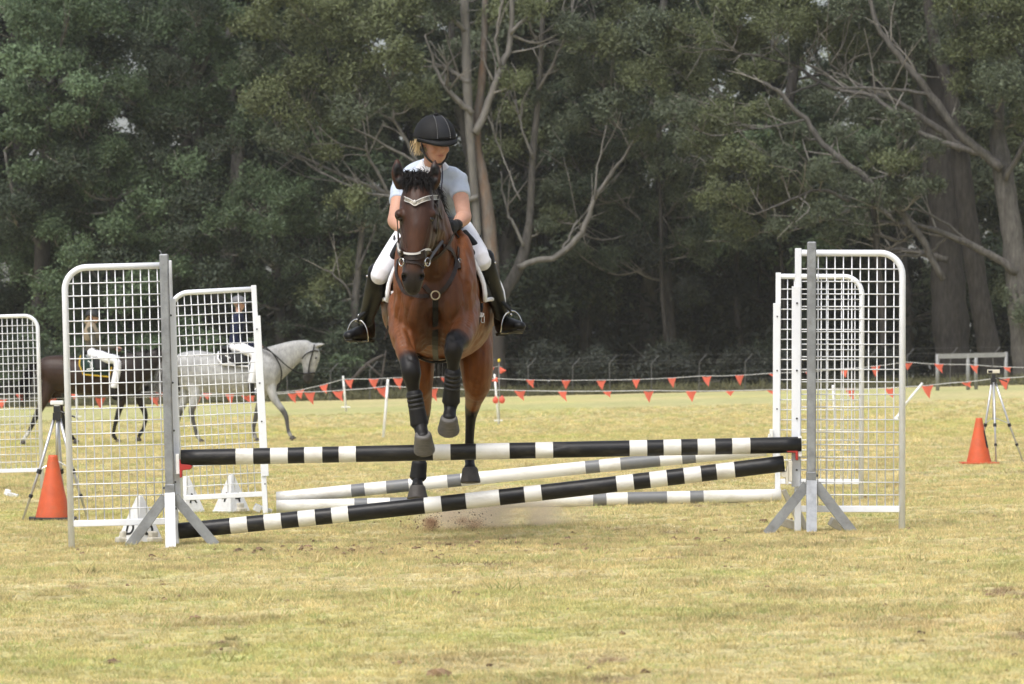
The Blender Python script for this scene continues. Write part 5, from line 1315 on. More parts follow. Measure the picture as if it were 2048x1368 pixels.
p, n = on_horse(870.5, 591, .016); mk('breast_ring', ring(p, .024, .0042, n), mat('brass_ring', (0.55, 0.47, 0.32), 0.3, metal=0.9), bp, smooth=True)
mk('martingale_strap', hstrap([(870, 600), (870, 620), (870, 645), (870, 670), (871, 695), (872, 718)], .032, .010, .006), M['leather'], bp)
# saddle cloth, saddle, girth
sd_ = empty('saddle', Vector((hx(.6), .6, 1.75)), 'black jumping saddle on a black cloth with white edging', 'saddle')
CA = catmull([np.array([*c, a, b]) for c, a, b in CH], 8)
def torso_at(y):
    j = int(np.argmin([abs(q[1] - y) for q in CA])); return CA[j]
def shell(y0, y1, phi0f, phi1f, off, ny=14, nph=30, flare=0.0):
    """sheet lying over the back; phi from the top of the back, positive to image right"""
    V = []
    for i in range(ny + 1):
        y = y0 + (y1 - y0) * i / ny; q = torso_at(y); p0, p1 = phi0f(i / ny), phi1f(i / ny)
        for j in range(nph + 1):
            ph = p0 + (p1 - p0) * j / nph; fl = off + flare * (abs(ph) / 1.6) ** 2
            z_ = q[2] + (q[4] + fl) * math.cos(ph); V.append(Vector((q[0] + (q[3] * float(taper(y, z_)) + fl) * math.sin(ph), y, z_)))
    F = [(i * (nph + 1) + j, i * (nph + 1) + j + 1, (i + 1) * (nph + 1) + j + 1, (i + 1) * (nph + 1) + j) for i in range(ny) for j in range(nph)]
    edge = [j for j in range(nph + 1)] + [i * (nph + 1) + nph for i in range(1, ny + 1)] + [ny * (nph + 1) + j for j in range(nph - 1, -1, -1)] + [i * (nph + 1) for i in range(ny - 1, 0, -1)]
    return V, F, [V[e] for e in edge]
M['cloth_black'] = mat('black_saddle_cloth', (0.022, 0.021, 0.022), 0.85, noise=0.2, nscale=50, bump=0.2, bscale=120)
ph = lambda t: 1.66 - 0.06 * math.sin(3.14 * t)
Vs_, Fs_, Es_ = shell(.36, 1.08, lambda t: -ph(t), lambda t: ph(t), .022, flare=.010)
o = mk('saddle_cloth', (Vs_, Fs_), M['cloth_black'], sd_, smooth=True); s_ = o.modifiers.new('s', 'SOLIDIFY'); s_.thickness = .012; s_.offset = 0
M['binding'] = mat('white_binding', (0.80, 0.80, 0.82), 0.7, noise=0.05)
mk('white_binding', tube([*Es_, Es_[0]], .0135, 8), M['binding'], sd_, smooth=True)
ph2 = lambda t: 1.42 - 0.35 * t
Vs_, Fs_, Es_ = shell(.46, .92, lambda t: -ph2(t), lambda t: ph2(t), .036, flare=.010)
o = mk('saddle_flap', (Vs_, Fs_), M['leather'], sd_, smooth=True); s_ = o.modifiers.new('s', 'SOLIDIFY'); s_.thickness = .014; s_.offset = 0
mk('flap_piping', tube([*Es_, Es_[0]], .008, 6), M['leather'], sd_, smooth=True)
for s in (-1, 1):   # knee rolls
    q = torso_at(.42); mk('knee_roll', loft([((q[0] + s * (q[3] + .045) * math.sin(f), .47 + .03 * g, q[2] + (q[4] + .045) * math.cos(f)), .022, .030) for f, g in ((.55, 0), (.85, .3), (1.15, .6), (1.4, 1.2))], n=12), M['leather'], sd_, smooth=True)
me2, V2 = remesh([loft([((hx(.5), .36, 1.80), .06, .035), ((hx(.5), .50, 1.785), .12, .045), ((hx(.5), .70, 1.785), .17, .05), ((hx(.5), .90, 1.83), .17, .045), ((hx(.5), .97, 1.87), .11, .03)], n=20, side=(1, 0, 0))], .014, 3)
finish('seat', me2, V2, M['leather'], sd_)
q = torso_at(.40)
gp = [(Vector((q[0] + (q[3] + .016) * math.sin(f), .40, q[2] + (q[4] + .016) * math.cos(f))), Vector((math.sin(f), 0, math.cos(f)))) for f in np.linspace(1.7, 2 * math.pi - 1.7, 20)]
mk('girth', strap_pts(gp, .085, .014, 2), M['leather'], sd_, smooth=True)
for s in (-1, 1):
    f = 1.93
    b0 = Vector((q[0] + s * (q[3] + .034) * math.sin(f), .38, q[2] + (q[4] + .034) * math.cos(f)))
    mk('girth_buckle', joinVF(beam(b0 + Vector((-.008, -.03, .018)), b0 + Vector((-.008, -.03, -.018)), .005, .005), beam(b0 + Vector((.009, -.03, .018)), b0 + Vector((.009, -.03, -.018)), .005, .005), beam(b0 + Vector((-.009, -.03, .018)), b0 + Vector((.010, -.03, .018)), .005, .005), beam(b0 + Vector((-.009, -.03, -.018)), b0 + Vector((.010, -.03, -.018)), .005, .005)), M['steel'], sd_)
o = None
mk('loose_strap', strap_pts([(P(776, 651, .36), Vector((0, -1, 0))), (P(774, 664, .36), Vector((0, -1, 0))), (P(769, 680, .36), Vector((0, -1, 0)))], .010, .003), M['brown_leather'], sd_)
mk('white_tag', beam(P(784, 582, .30), P(788, 600, .30), .016, .003), M['binding'], sd_)
# a white mark on the girth at right: short slanted strokes of script, too small to read in the photo
def stroke(pts, w_=.0045): return tube([P(x, y, .325) for x, y in pts], w_, 5, k=2)
mk('girth_script', joinVF(stroke([(952, 622), (958, 619), (954, 632)]), stroke([(955, 627), (959, 626)]), stroke([(960, 624), (959, 633), (962, 632)]), stroke([(964, 625), (962, 634), (966, 631), (967, 626)])), M['binding'], sd_)
# ------------------------------------------------------------------ people
M['skin'] = mat('skin', (1, 1, 1), 0.5, spec=0.4, attr='col', noise=0.06, nscale=40)
M['skin'].node_tree.nodes['Principled BSDF'].inputs['Subsurface Weight'].default_value = 0.12
M['skin'].node_tree.nodes['Principled BSDF'].inputs['Subsurface Radius'].default_value = (0.012, 0.005, 0.003)
def fabric(name, col, rough=0.8, noise=0.06, nscale=30, bump=0.25, bscale=28): return mat(name, col, rough, spec=0.25, noise=noise, nscale=nscale, bump=bump, bscale=bscale)
M['shirt'] = fabric('pale_blue_white_shirt', (0.50, 0.56, 0.66), 0.75, 0.12, 14)
M['stock'] = fabric('white_cotton', (0.80, 0.80, 0.82))
M['breeches'] = fabric('white_breeches', (0.79, 0.79, 0.83), 0.7, 0.03)
M['boot'] = mat('polished_black_boot', (0.008, 0.008, 0.0085), 0.42, spec=0.28, noise=0.3, nscale=25, bump=0.25, bscale=30, dirt=((0.03, 0.029, 0.028), 14, 0.3))
M['glove'] = fabric('black_glove', (0.018, 0.018, 0.019), 0.7)
M['helmet'] = mat('black_velvet_helmet', (0.008, 0.008, 0.0085), 0.7, spec=0.3, noise=0.2, nscale=60)
M['helmet_panel'] = mat('black_gloss_panel', (0.012, 0.012, 0.013), 0.4)
M['blonde'] = mat('blonde_hair', (0.62, 0.47, 0.26), 0.5, island=0.3)
def limb(pts, rad, n=14, k=4): return loft([(p, r if not isinstance(r, tuple) else r[0], r if not isinstance(r, tuple) else r[1]) for p, r in zip(pts, rad)], n=n, k=k, side=(1, 0.2, 0.05))
def fingers(wrist, knuck, side_v, palm_n, grow=0.0, curl=1.0, sc=1.0):
    """palm plus five unequal bent fingers; palm_n points out of the back of the hand"""
    wrist, knuck = Vector(wrist), Vector(knuck); f = (knuck - wrist).normalized(); s = (Vector(side_v) - f * Vector(side_v).dot(f)).normalized(); bn = s.cross(f)
    if bn.dot(Vector(palm_n)) < 0: bn = -bn
    out = [loft([(wrist, (.026 + grow) * sc, (.019 + grow) * sc), (wrist.lerp(knuck, .45), (.036 + grow) * sc, (.018 + grow) * sc), (knuck, (.039 + grow) * sc, (.015 + grow) * sc)], n=14, side=s)]
    for i, (o, L, r) in enumerate(((-.030, .068, .0085), (-.010, .076, .009), (.010, .070, .0088), (.029, .056, .0078))):
        a = knuck + s * o * sc; L *= sc; pts = [a - f * .012]; d = f.copy(); p = a.copy(); pts.append(p.copy())
        for j, fr in enumerate((.42, .32, .26)):
            ang = curl * (0.55, 1.0, 0.8)[j]; rot = Matrix.Rotation(ang, 3, s if s.cross(f).dot(bn) < 0 else -s)
            d2 = rot @ d
            if (d2 - d).dot(bn) > 0: d2 = Matrix.Rotation(-ang, 3, s if s.cross(f).dot(bn) < 0 else -s) @ d
            d = d2; p = p + d * L * fr; pts.append(p.copy())
        out.append(limb(pts, [(r + grow) * sc] * 4 + [(r * .8 + grow) * sc], n=10, k=2))
    t0 = wrist.lerp(knuck, .30) - s * .028 * sc; t1 = t0 - s * .028 * sc + f * .022 * sc - bn * .016 * sc; t2 = t1 + f * .028 * sc + s * .010 * sc - bn * .014 * sc
    out.append(limb([t0, t1, t2], [(.012 + grow) * sc, (.0105 + grow) * sc, (.0085 + grow) * sc], n=10, k=3))
    return out
def head_frame(c, yaw, pitch, roll=0.0):
    return Matrix.Translation(Vector(c)) @ Euler((pitch, roll, yaw), 'ZXY').to_matrix().to_4x4() if False else Matrix.Translation(Vector(c)) @ Matrix.Rotation(yaw, 4, 'Z') @ Matrix.Rotation(pitch, 4, 'X') @ Matrix.Rotation(roll, 4, 'Y')
def head_parts(H, sc=1.0):
    """local head: x right of the picture, y to the back, z up; faces -y"""
    def T(p): return H @ (Vector(p) * sc)
    R3 = H.to_3x3()
    def el(c, r): return ellipsoid(T(c), tuple(q * sc for q in r), R3, 18, 12)
    L = [el((0, .012, .028), (.074, .094, .092)), el((0, -.030, -.035), (.058, .062, .075)), el((0, -.066, -.088), (.027, .026, .022)), el((0, -.05, -.07), (.046, .04, .04)),
         el((0, -.040, -.005), (.066, .052, .05))]
    for s in (-1, 1):
        L += [el((s * .034, -.066, -.032), (.025, .024, .026)), el((s * .075, .012, -.01), (.010, .022, .032)), el((s * .030, -.078, .020), (.026, .013, .011))]
    L += [loft([(T((0, -.088, .018)), .010 * sc, .009 * sc), (T((0, -.100, -.008)), .011 * sc, .011 * sc), (T((0, -.106, -.026)), .017 * sc, .011 * sc), (T((0, -.094, -.034)), .015 * sc, .008 * sc)], n=12, k=4, side=R3 @ Vector((1, 0, 0))),
          el((0, -.088, -.056), (.024, .011, .0065)), el((0, -.086, -.068), (.021, .011, .007))]
    return L
def skin_color(V, H, sc, base, lipc):
    C = np.tile(np.array(base), (len(V), 1))
    Hi = np.array(H.inverted()); L = (np.c_[V, np.ones(len(V))] @ Hi.T)[:, :3] / sc
    def g(c, r): return np.exp(-(((L - np.array(c)) / np.array(r)) ** 2).sum(1))
    def bl(C, col, w_): return C * (1 - w_[:, None]) + np.array(col) * w_[:, None]
    for s in (-1, 1):
        C = bl(C, np.array(base) * (1.0, .72, .65), .5 * g((s * .038, -.08, -.03), (.022, .03, .022)))
        C = bl(C, np.array(base) * .42, .75 * g((s * .030, -.082, .022), (.020, .03, .005)))      # brows
        C = bl(C, np.array(base) * .55, .6 * g((s * .030, -.08, .004), (.018, .03, .006)))
    C = bl(C, lipc, .85 * g((0, -.095, -.062), (.022, .03, .0085)))
    C = bl(C, np.array(lipc) * .35, .8 * g((0, -.098, -.0615), (.020, .03, .0022)))
    return C
def helmet(root, H, sc, peak=True, studs=True, mname='helmet'):
    R3 = H.to_3x3()
    def T(p): return H @ (Vector(p) * sc)
    # shell with slight taper, cut by a sloping rim
    nu, nv = 40, 16; V, F = [], []
    for i in range(nv + 1):
        for j in range(nu):
            th = 2 * math.pi * j / nu
            rim = -.004 - .030 * max(0, math.sin(th)) ** 1.5 + .012 * max(0, -math.sin(th))
            phm = math.acos(max(-1, min(1, (rim - .0) / .122)))
            ph = phm * i / nv
            V.append(T((.112 * math.sin(ph) * math.cos(th), .012 + .134 * math.sin(ph) * math.sin(th), .022 + .122 * math.cos(ph))))
    for i in range(nv):
        for j in range(nu): F.append((i * nu + j, (i + 1) * nu + j, (i + 1) * nu + (j + 1) % nu, i * nu + (j + 1) % nu))
    o = mk('helmet', (V, F), M[mname], root, smooth=True); m_ = o.modifiers.new('s', 'SOLIDIFY'); m_.thickness = .012 * sc; m_.offset = -1
    if peak:
        V, F = [], []
        n = 22
        for i in range(n + 1):
            a = math.pi * (0.06 + .88 * i / n); e = math.sin(a) ** 1.6
            for (k, dz) in ((0, 0), (.55, .002), (1, -.006)):
                r = 1 + k * .27 * e
                V.append(T((-.112 * math.cos(a) * (1 + .02 * k), .012 - .134 * math.sin(a) * r, .030 - .012 * k + dz - .004)))
        for i in range(n):
            for j in range(2): F.append((i * 3 + j, i * 3 + j + 1, i * 3 + j + 4, i * 3 + j + 3))
        pk = mk('peak', (V, F), M[mname], o, smooth=True); m_ = pk.modifiers.new('s', 'SOLIDIFY'); m_.thickness = .010 * sc; m_.offset = 0
    mk('button', ellipsoid(T((0, .012, .148)), (.014 * sc, .014 * sc, .006 * sc), R3, 10, 6), M[mname], o, smooth=True)
    if studs:
        S = []
        for s in (-1, 1):
            for i in range(15):
                ph = 0.16 + i * 1.22 / 14; x = s * (.020 + .018 * math.sin(ph))
                y = .012 - .136 * math.sin(ph) * math.sqrt(max(0, 1 - (x / .114) ** 2)); z = .022 + .124 * math.cos(ph) * math.sqrt(max(0, 1 - (x / .114) ** 2 * .6))
                S.append(ellipsoid(T((x, y - .001, z)), (.0032 * sc,) * 3, None, 6, 4))
        q = mk('studs', joinVF(*S), mat('crystal_studs', (0.22, 0.22, 0.23), 0.35, metal=0.5), o); tag(q, kind='stuff')
        V, F = [], []
        for i in range(13):
            ph = .20 + i * 1.16 / 12; wv = .018 + .014 * math.sin(ph)
            for s in (-1, 0, 1):
                x = s * wv; y = .012 - .1365 * math.sin(ph) * math.sqrt(1 - (x / .114) ** 2); z = .022 + .1245 * math.cos(ph) * math.sqrt(1 - (x / .114) ** 2 * .6)
                V.append(T((x, y, z)))
        for i in range(12):
            for j in range(2): F.append((i * 3 + j, i * 3 + j + 1, i * 3 + j + 4, i * 3 + j + 3))
        mk('front_panel', (V, F), M['helmet_panel'], o, smooth=True)
    # harness
    for s in (-1, 1):
        mk('chin_strap', tube([T((s * .078, .005, .0)), T((s * .073, -.010, -.045)), T((s * .055, -.035, -.085)), T((s * .02, -.055, -.112)), T((0, -.058, -.114))], .0065 * sc, 6, k=3), M['black_plastic'], o, smooth=True)
        mk('harness', tube([T((s * .080, .055, -.01)), T((s * .076, .02, -.045)), T((s * .070, -.012, -.055))], .006 * sc, 6, k=2), M['black_plastic'], o, smooth=True)
    return o

def build_rider():
    root = empty('person', Vector((hx(.7), .7, 1.70)), 'rider in pale short sleeved shirt, white breeches, black boots and studded black helmet', 'person')
    sc = 1.0
    HC = P(871, 283, .22)
    H = head_frame(HC, R(24), R(15), R(-3))
    pel = P(868, 462, .92); waist = P(869, 428, .74); chest = P(866, 385, .55); upper = P(862, 352, .43); neck0 = P(865, 336, .385); neck1 = P(868, 312, .29)
    shL, shR = P(804, 366, .45), P(916, 360, .45)
    elL, elR = P(790, 442, .24), P(928, 434, .26)
    wrL, wrR = P(811, 461, .08), P(912, 451, .10)
    hiL, hiR = P(832, 464, .88), P(906, 456, .88)
    knL, knR = P(761, 547, .42), P(963, 519, .42)
    anL, anR = P(732, 640, .78), P(1003, 628, .78)
    toL, toR = P(696, 672, .56), P(1042, 652, .56)
    heL, heR = P(740, 668, .86), P(1000, 655, .86)
    bal = lambda a, b, t: a.lerp(b, t)
    def torso(g):
        return [loft([(pel, .165 + g, .115 + g), (waist, .130 + g, .105 + g), (chest, .155 + g, .115 + g), (upper, .165 + g, .095 + g), (neck0, .085 + g, .07 + g)], n=24, side=(1, 0, 0)),
                limb([bal(upper, shL, .25), shL + Vector((.015, 0, .005))], [.07 + g, .062 + g]), limb([bal(upper, shR, .25), shR + Vector((-.015, 0, .005))], [.07 + g, .062 + g])]
    def arm(sh, el, wr, g, t1=1.0):
        L = [limb([sh, bal(sh, el, .45), bal(sh, el, t1 if t1 < 1 else .98)], [.052 + g, .047 + g, .042 + g])]
        if t1 >= 1: L.append(limb([bal(sh, el, .9), el, bal(el, wr, .3), bal(el, wr, .7), wr], [.044 + g, .044 + g, .044 + g, .034 + g, .028 + g]))
        return L
    def leg(hi, kn, an, g, cut=None):
        return [limb([hi, bal(hi, kn, .35), bal(hi, kn, .75), kn], [.100 + g, .096 + g, .074 + g, .062 + g], n=18), limb([kn, bal(kn, an, .25), bal(kn, an, .6), an], [.060 + g, .060 + g, .048 + g, .036 + g], n=16)]
    handv = []
    hk = [(wrL, P(820, 463, -.01), (0, -.25, 1), (-1, -.3, .2)), (wrR, P(902, 457, .0), (0, -.25, 1), (1, -.5, .1))]
    for a, b, s_, n_ in hk: handv += fingers(a, b, s_, n_, 0.0)
    parts = torso(-.012) + arm(shL, elL, wrL, 0) + arm(shR, elR, wrR, 0) + leg(hiL, knL, anL, -.008) + leg(hiR, knR, anR, -.008) + handv
    parts += [limb([neck0 + Vector((0, .01, -.03)), neck0, neck1], [.060, .056, .055])] + head_parts(H)
    for an, to, he in ((anL, toL, heL), (anR, toR, heR)): parts.append(limb([he, bal(he, to, .4), bal(he, to, .72)], [.024, .028, .022]))
    me, V = remesh(parts, .0075, 3)
    C = skin_color(V, H, 1.0, (0.52, 0.285, 0.20), (0.42, 0.13, 0.11))
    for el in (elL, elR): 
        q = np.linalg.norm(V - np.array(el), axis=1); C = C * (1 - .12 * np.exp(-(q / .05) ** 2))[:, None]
    finish('body', me, V, M['skin'], root, C)
    # eyes under the peak
    for s in (-1, 1):
        mk('eye', ellipsoid(H @ Vector((s * .030, -.079, .004)), (.010, .008, .005), H.to_3x3(), 8, 6), M['eye'], root, smooth=True)
    # shirt
    me, V = remesh(torso(.010) + arm(shL, elL, wrL, .011, .48) + arm(shR, elR, wrR, .011, .44) + [limb([neck0 + Vector((0, .03, -.02)), neck0 + Vector((0, .005, .022))], [.078, .066])], .0085, 5)
    nz = np.array([mnoise.noise(Vector((v[0] * 9 + v[2] * 4, v[1] * 6, v[2] * 16 - v[0] * 5))) for v in V])
    me.vertices.foreach_set('co', V.ravel()); me.update(); Nn = np.empty(len(V) * 3); me.vertices.foreach_get('normal', Nn)
    V = V + Nn.reshape(-1, 3) * (np.where(nz < 0, nz * 1.5, nz) * .010)[:, None]
    finish('shirt', me, V, M['shirt'], root)
    # collar and stock
    cb = neck0 + Vector((0, 0, .02)); F3 = Vector((0, -1, 0))
    for s in (-1, 1):
        a = cb + Vector((s * .062, .0, .022)); b = cb + Vector((s * .045, -.052, .008)); c = cb + Vector((s * .030, -.085, -.055)); d = cb + Vector((s * .085, -.045, -.025)); e = cb + Vector((s * .068, .05, .02)); f = cb + Vector((s * .098, .03, -.012))
        o = mk('collar', ([e, a, b, c, d, f], [(0, 1, 4, 5), (1, 2, 3, 4)]), M['stock'], root); m_ = o.modifiers.new('s', 'SOLIDIFY'); m_.thickness = .006
    mk('stock_tie', loft([(cb + Vector((0, -.055, .012)), .040, .014), (cb + Vector((0, -.085, -.045)), .034, .014), (cb + Vector((.0, -.115, -.12)), .022, .012)], n=12), M['stock'], root, smooth=True)
    mk('lanyard', tube([cb + Vector((.055, -.055, .01)), cb + Vector((.058, -.11, -.08)), cb + Vector((.05, -.15, -.17))], .004, 5, k=3), mat('navy_cord', (0.02, 0.025, 0.06), 0.7), root)
    mk('button', joinVF(*[ellipsoid(chest + Vector((.0, -.128, .05 - .05 * i)), (.005, .003, .005), None, 6, 4) for i in range(1)]), M['pale_trim'], root)
    # breeches
    def thighs(hi, kn, an):
        return [limb([hi + Vector((0, .04, .02)), hi, bal(hi, kn, .35), bal(hi, kn, .78), kn, bal(kn, an, .10)], [.105, .106, .094, .072, .058, .048], n=20)]
    me, V = remesh([loft([(pel + Vector((0, .06, -.05)), .165, .125), (pel, .185, .135), (bal(pel, waist, .7), .150, .122)], n=22, side=(1, 0, 0))] + thighs(hiL, knL, anL) + thighs(hiR, knR, anR), .0085, 5)
    finish('breeches', me, V, M['breeches'], root)
    mk('belt', loft([(bal(pel, waist, .62), .158, .128), (bal(pel, waist, .86), .150, .122)], n=28, k=2), M['leather'], root, smooth=True)
    # tall boots: shaft, ankle creases, foot with heel; spur
    for s, kn, an, to, he, nm in ((-1, knL, anL, toL, heL, 'l'), (1, knR, anR, toR, heR, 'r')):
        top = bal(kn, an, -.02) + Vector((s * .014, .03, .020))
        foot_dir = (to - he).normalized()
        parts = [limb([top, bal(kn, an, .12) + Vector((s * .004, .01, 0)), bal(kn, an, .32), bal(kn, an, .62), bal(kn, an, .88), an], [.060, .066, .064, .054, .045, .046], n=20),
                 limb([an + Vector((0, .01, .03)), bal(an, he, .6), he + Vector((0, -.01, .01))], [.047, .042, .034]),
                 loft([(he, .034, .036), (bal(he, to, .35) + Vector((0, 0, .012)), .036, .044), (bal(he, to, .68) + Vector((0, 0, .004)), .044, .038), (bal(he, to, .92), .041, .030), (to, .028, .022)], n=18, side=foot_dir.cross(Vector((0, 0, 1))).normalized())]
        me, V = remesh(parts, .0075, 3)
        nz = np.array([mnoise.noise(Vector((v[0] * 8, v[1] * 8, v[2] * 30))) for v in V]); dq = np.linalg.norm(V - np.array(an), axis=1)
        me.vertices.foreach_set('co', V.ravel()); me.update(); Nn = np.empty(len(V) * 3); me.vertices.foreach_get('normal', Nn)
        V = V + Nn.reshape(-1, 3) * (nz * .006 * np.exp(-(dq / .09) ** 2))[:, None]
        bo = finish('riding_boot', me, V, M['boot'], root)
        sv = foot_dir.cross(Vector((0, 0, 1))).normalized(); up = sv.cross(foot_dir)
        if up.z < 0: up = -up
        mk('sole', loft([(he - up * .036, .030, .008), (bal(he, to, .4) - up * .034, .032, .007), (bal(he, to, .75) - up * .032, .042, .007), (to - up * .022, .026, .006)], n=14, side=sv), M['rubber'], bo, smooth=True)
        mk('heel', box(he - up * .042 + foot_dir * .012, (.044, .045, .014), Matrix((sv, foot_dir, up)).transposed()), M['rubber'], bo)
        mk('spur', joinVF(tube([an + Vector((s * .05, -.02, -.01)), an + Vector((s * .03, .05, -.015)), an + Vector((0, .085, -.02))], .005, 6, k=2), ellipsoid(an + Vector((s * .055, -.02, -.005)), (.008, .008, .008), None, 6, 4)), M['steel'], bo, smooth=True)
        # zip studs down the outside
        for t in (.06, .9):
            mk('snap', ellipsoid(bal(kn, an, t) + Vector((s * (.072 - .024 * t), -.02, 0)), (.007, .007, .007), None, 8, 5), M['steel'], bo, smooth=True)
        # stirrup iron and leather hang from the saddle
        ball = bal(he, to, .56) + up * .006
        arch = []
        for i in range(13):
            a = math.pi * i / 12; arch.append(ball + sv * (.066 * math.cos(a)) + up * (-.040 + .125 * math.sin(a) ** .8))
        o = mk('stirrup_iron', tube([*arch, arch[0]], .0062, 8, k=1), M['steel'], sd_, smooth=True)
        mk('tread', beam(arch[0], arch[-1], .03, .008, up=up), M['rubber'], o)
        topk = arch[6]
        mk('stirrup_leather', strap_pts([(topk, Vector((s * 1.0, -.4, 0))), (bal(topk, kn, .35) + Vector((-s * .045, .02, .0)), Vector((s * 1.0, -.4, 0))), (bal(topk, kn, .7) + Vector((-s * .085, .08, .02)), Vector((s * 1.0, -.4, 0))), (Vector((hx(.6) + s * .25, .62, 1.72)), Vector((s * 1.0, -.2, .3)))], .026, .006), M['leather'], sd_, smooth=True)
    # gloves
    for a, b, s_, n_ in hk:
        me, V = remesh(fingers(a, b, s_, n_, .0035) + [limb([a + (a - b).normalized() * .03, a], [.034, .033])], .0055, 2)
        finish('glove', me, V, M['glove'], root)
    helmet(root, H, 1.05)
    # blonde hair gathered below the helmet, and a cheek strand
    rr = np.random.default_rng(4)
    rootsn = [H @ Vector((x, .085 + .02 * abs(x) * 10, -.02)) for x in np.linspace(-.07, .05, 10)] + [H @ Vector((-.075, .04, -.02 + .01 * i)) for i in range(4)]
    mk('hair', locks(rootsn, [(-.35, .15, -.8)] * len(rootsn), .03, .075, 420, rr, .006, .16, gravity=1.0), M['blonde'], root, smooth=True)
    return root
build_rider()
# ------------------------------------------------------------------ the two ridden horses out on the field (walking to the right)
def hv(px, py, y, dy=0.0): 
    p = P(px, py, y); return Vector((p.x, p.y + dy, p.z))
def side_horse(y, torso, neck, head, legs, tail, ears, label, colours, name='walking_horse', white_feet=()):
    k = 1.0 / PXM(y); S = (0, 1, 0)
    root = empty(name, G(torso[4][0], y), label, 'horse', 'horses walking behind the jump')
    L = [loft([(hv(x, yy, y), wm, hh * k) for x, yy, hh, wm in torso], n=22, side=S)]
    L.append(loft([(hv(x, yy, y), wm, hh * k) for x, yy, hh, wm in neck], n=18, side=S))
    L.append(loft([(hv(x, yy, y), wm, hh * k) for x, yy, hh, wm in head], n=16, side=S))
    for (x, yy, tx, ty, dy) in ears: L.append(limb([hv(x, yy, y, dy), hv((x + tx) / 2, (yy + ty) / 2, y, dy), hv(tx, ty, y, dy)], [.028, .03, .012], n=8))
    rr = [.13, .085, .050, .036, .040, .032]
    feet = []
    for pts, dy, hind in legs:
        rad = [.17, .10, .058, .036, .042, .034] if hind else [.12, .075, .050, .034, .040, .033]
        d0 = dy * .6
        L.append(loft([(hv(p[0], p[1], y, dy if i else d0), r * .8 if i < 2 else r, r) for i, (p, r) in enumerate(zip(pts, rad))], n=12, side=S, k=4))
        feet.append((hv(pts[-1][0], pts[-1][1], y, dy), hv(pts[-2][0], pts[-2][1], y, dy)))
    me, V = remesh(L, .019, 4)
    C = colours(V, y, k, legs)
    finish('body', me, V, COAT, root, C)
    for f, up in feet:
        d = (f - up); d = d.normalized() if d.length > 0 else Vector((0, 0, -1))
        a = f - Vector((0, 0, .01)); b = f + Vector((d.x * .05 + .02, 0, -.07))
        mk('hoof', loft([(a, .042, .042), (b, .056, .062)], n=12, k=2, side=S, caps=False), M['hoof_dark'], root, smooth=True)
        mk('hoof_base', box(b + Vector((0, 0, -.004)), (.09, .09, .008)), M['hoof_dark'], root)
    rt = np.random.default_rng(int(y * 7))
    tr = [hv(tail[0][0], tail[0][1], y, .03 * i) for i in (-1, 0, 1)]
    mk('tail', locks(tr, [(-.55, 0, -.25)] * 3, tail[1] * .7, tail[1], 260, rt, .022, .10, gravity=7), M[tail[2]], root, smooth=True)
    crest = [hv(q[0], q[1], y, 0) for q in tail[3]]
    if crest: mk('mane', locks(crest, [(-.1, -.5, .1)] * len(crest), .10, .2, 260, rt, .018, .25, gravity=6), M[tail[2]], root, smooth=True)
    eye = head[1]
    return root
def leg_blend(V, C, y, legs, i0, col, r0, r1):
    for pts, dy, hind in legs:
        best = np.full(len(V), 9.0)
        for i in range(i0, 5):
            q, _ = seg_dist(V, hv(pts[i][0], pts[i][1], y, dy), hv(pts[i + 1][0], pts[i + 1][1], y, dy)); best = np.minimum(best, q)
        w_ = smooth01(r0, r1, best)[:, None]; C = C * (1 - w_) + np.array(col) * w_
    return C
M['hair_grey'] = mat('grey_horse_hair', (0.20, 0.195, 0.19), 0.5, island=0.5)
Yg = 54.0; gd = 6
def grey_cols(V, y, k, legs):
    n1 = np.array([mnoise.noise(Vector(v) * 14) for v in V]); n0 = np.array([mnoise.noise(Vector(v) * 3) for v in V])
    C = np.tile(np.array([0.33, 0.33, 0.325]), (len(V), 1)) * (1 + .22 * n1 + .22 * n0)[:, None]
    C = leg_blend(V, C, y, legs, 2, (0.085, 0.083, 0.082), .17, .07)
    mz = np.array(hv(618, 761 , y)); q = np.linalg.norm(V - mz, axis=1); w_ = smooth01(.24, .09, q)[:, None]; C = C * (1 - w_) + np.array([.035, .033, .033]) * w_
    for pts, dy, hind in legs:
        q = np.linalg.norm(V - np.array(hv(pts[5][0], pts[5][1], y, dy)), axis=1); w_ = smooth01(.11, .05, q)[:, None] * (.8 if pts[5][0] > 390 else 0.1); C = C * (1 - w_) + np.array([.42, .41, .40]) * w_
    return C
grey = side_horse(Yg, [(354, 742, 15, .09), (365, 737, 32, .22), (390, 741, 41, .27), (425, 746, 40, .29), (465, 749, 40, .30), (505, 750, 41, .28), (533, 746, 40, .24), (553, 744, 32, .18), (564, 746, 17, .09)],
    [(528, 738, 42, .17), (556, 722, 34, .135), (585, 706, 25, .105), (608, 698, 19, .085), (620, 696, 15, .075)],
    [(620, 690, 13, .07), (622, 706, 18, .095), (620, 722, 18, .09), (619, 738, 13.5, .065), (617, 751, 11.5, .055), (615, 761, 9.5, .05), (614, 766, 5, .03)],
    [([(378, 752), (392, 788), (384, 823), (390, 852), (396, 872), (401, 879)], -.13, True), ([(374, 752), (370, 790), (357, 828), (352, 858), (348, 876), (350, 884)], .13, True),
     ([(540, 760), (548, 795), (571, 828), (576, 855), (579, 866), (583, 872)], -.13, False), ([(534, 762), (522, 795), (512, 830), (506, 858), (508, 870), (511, 877)], .13, False)],
    ((353, 712), .95, 'hair_grey', []),
    [(630, 692, 650, 688, -.05), (628, 690, 646, 687, .05)], 'dappled grey horse walking right with head tucked, dark muzzle', grey_cols)
mk('eye', ellipsoid(hv(632, 716, Yg, -.075), (.02, .015, .02), None, 8, 6), M['eye'], grey, smooth=True)
Yb = 56.0
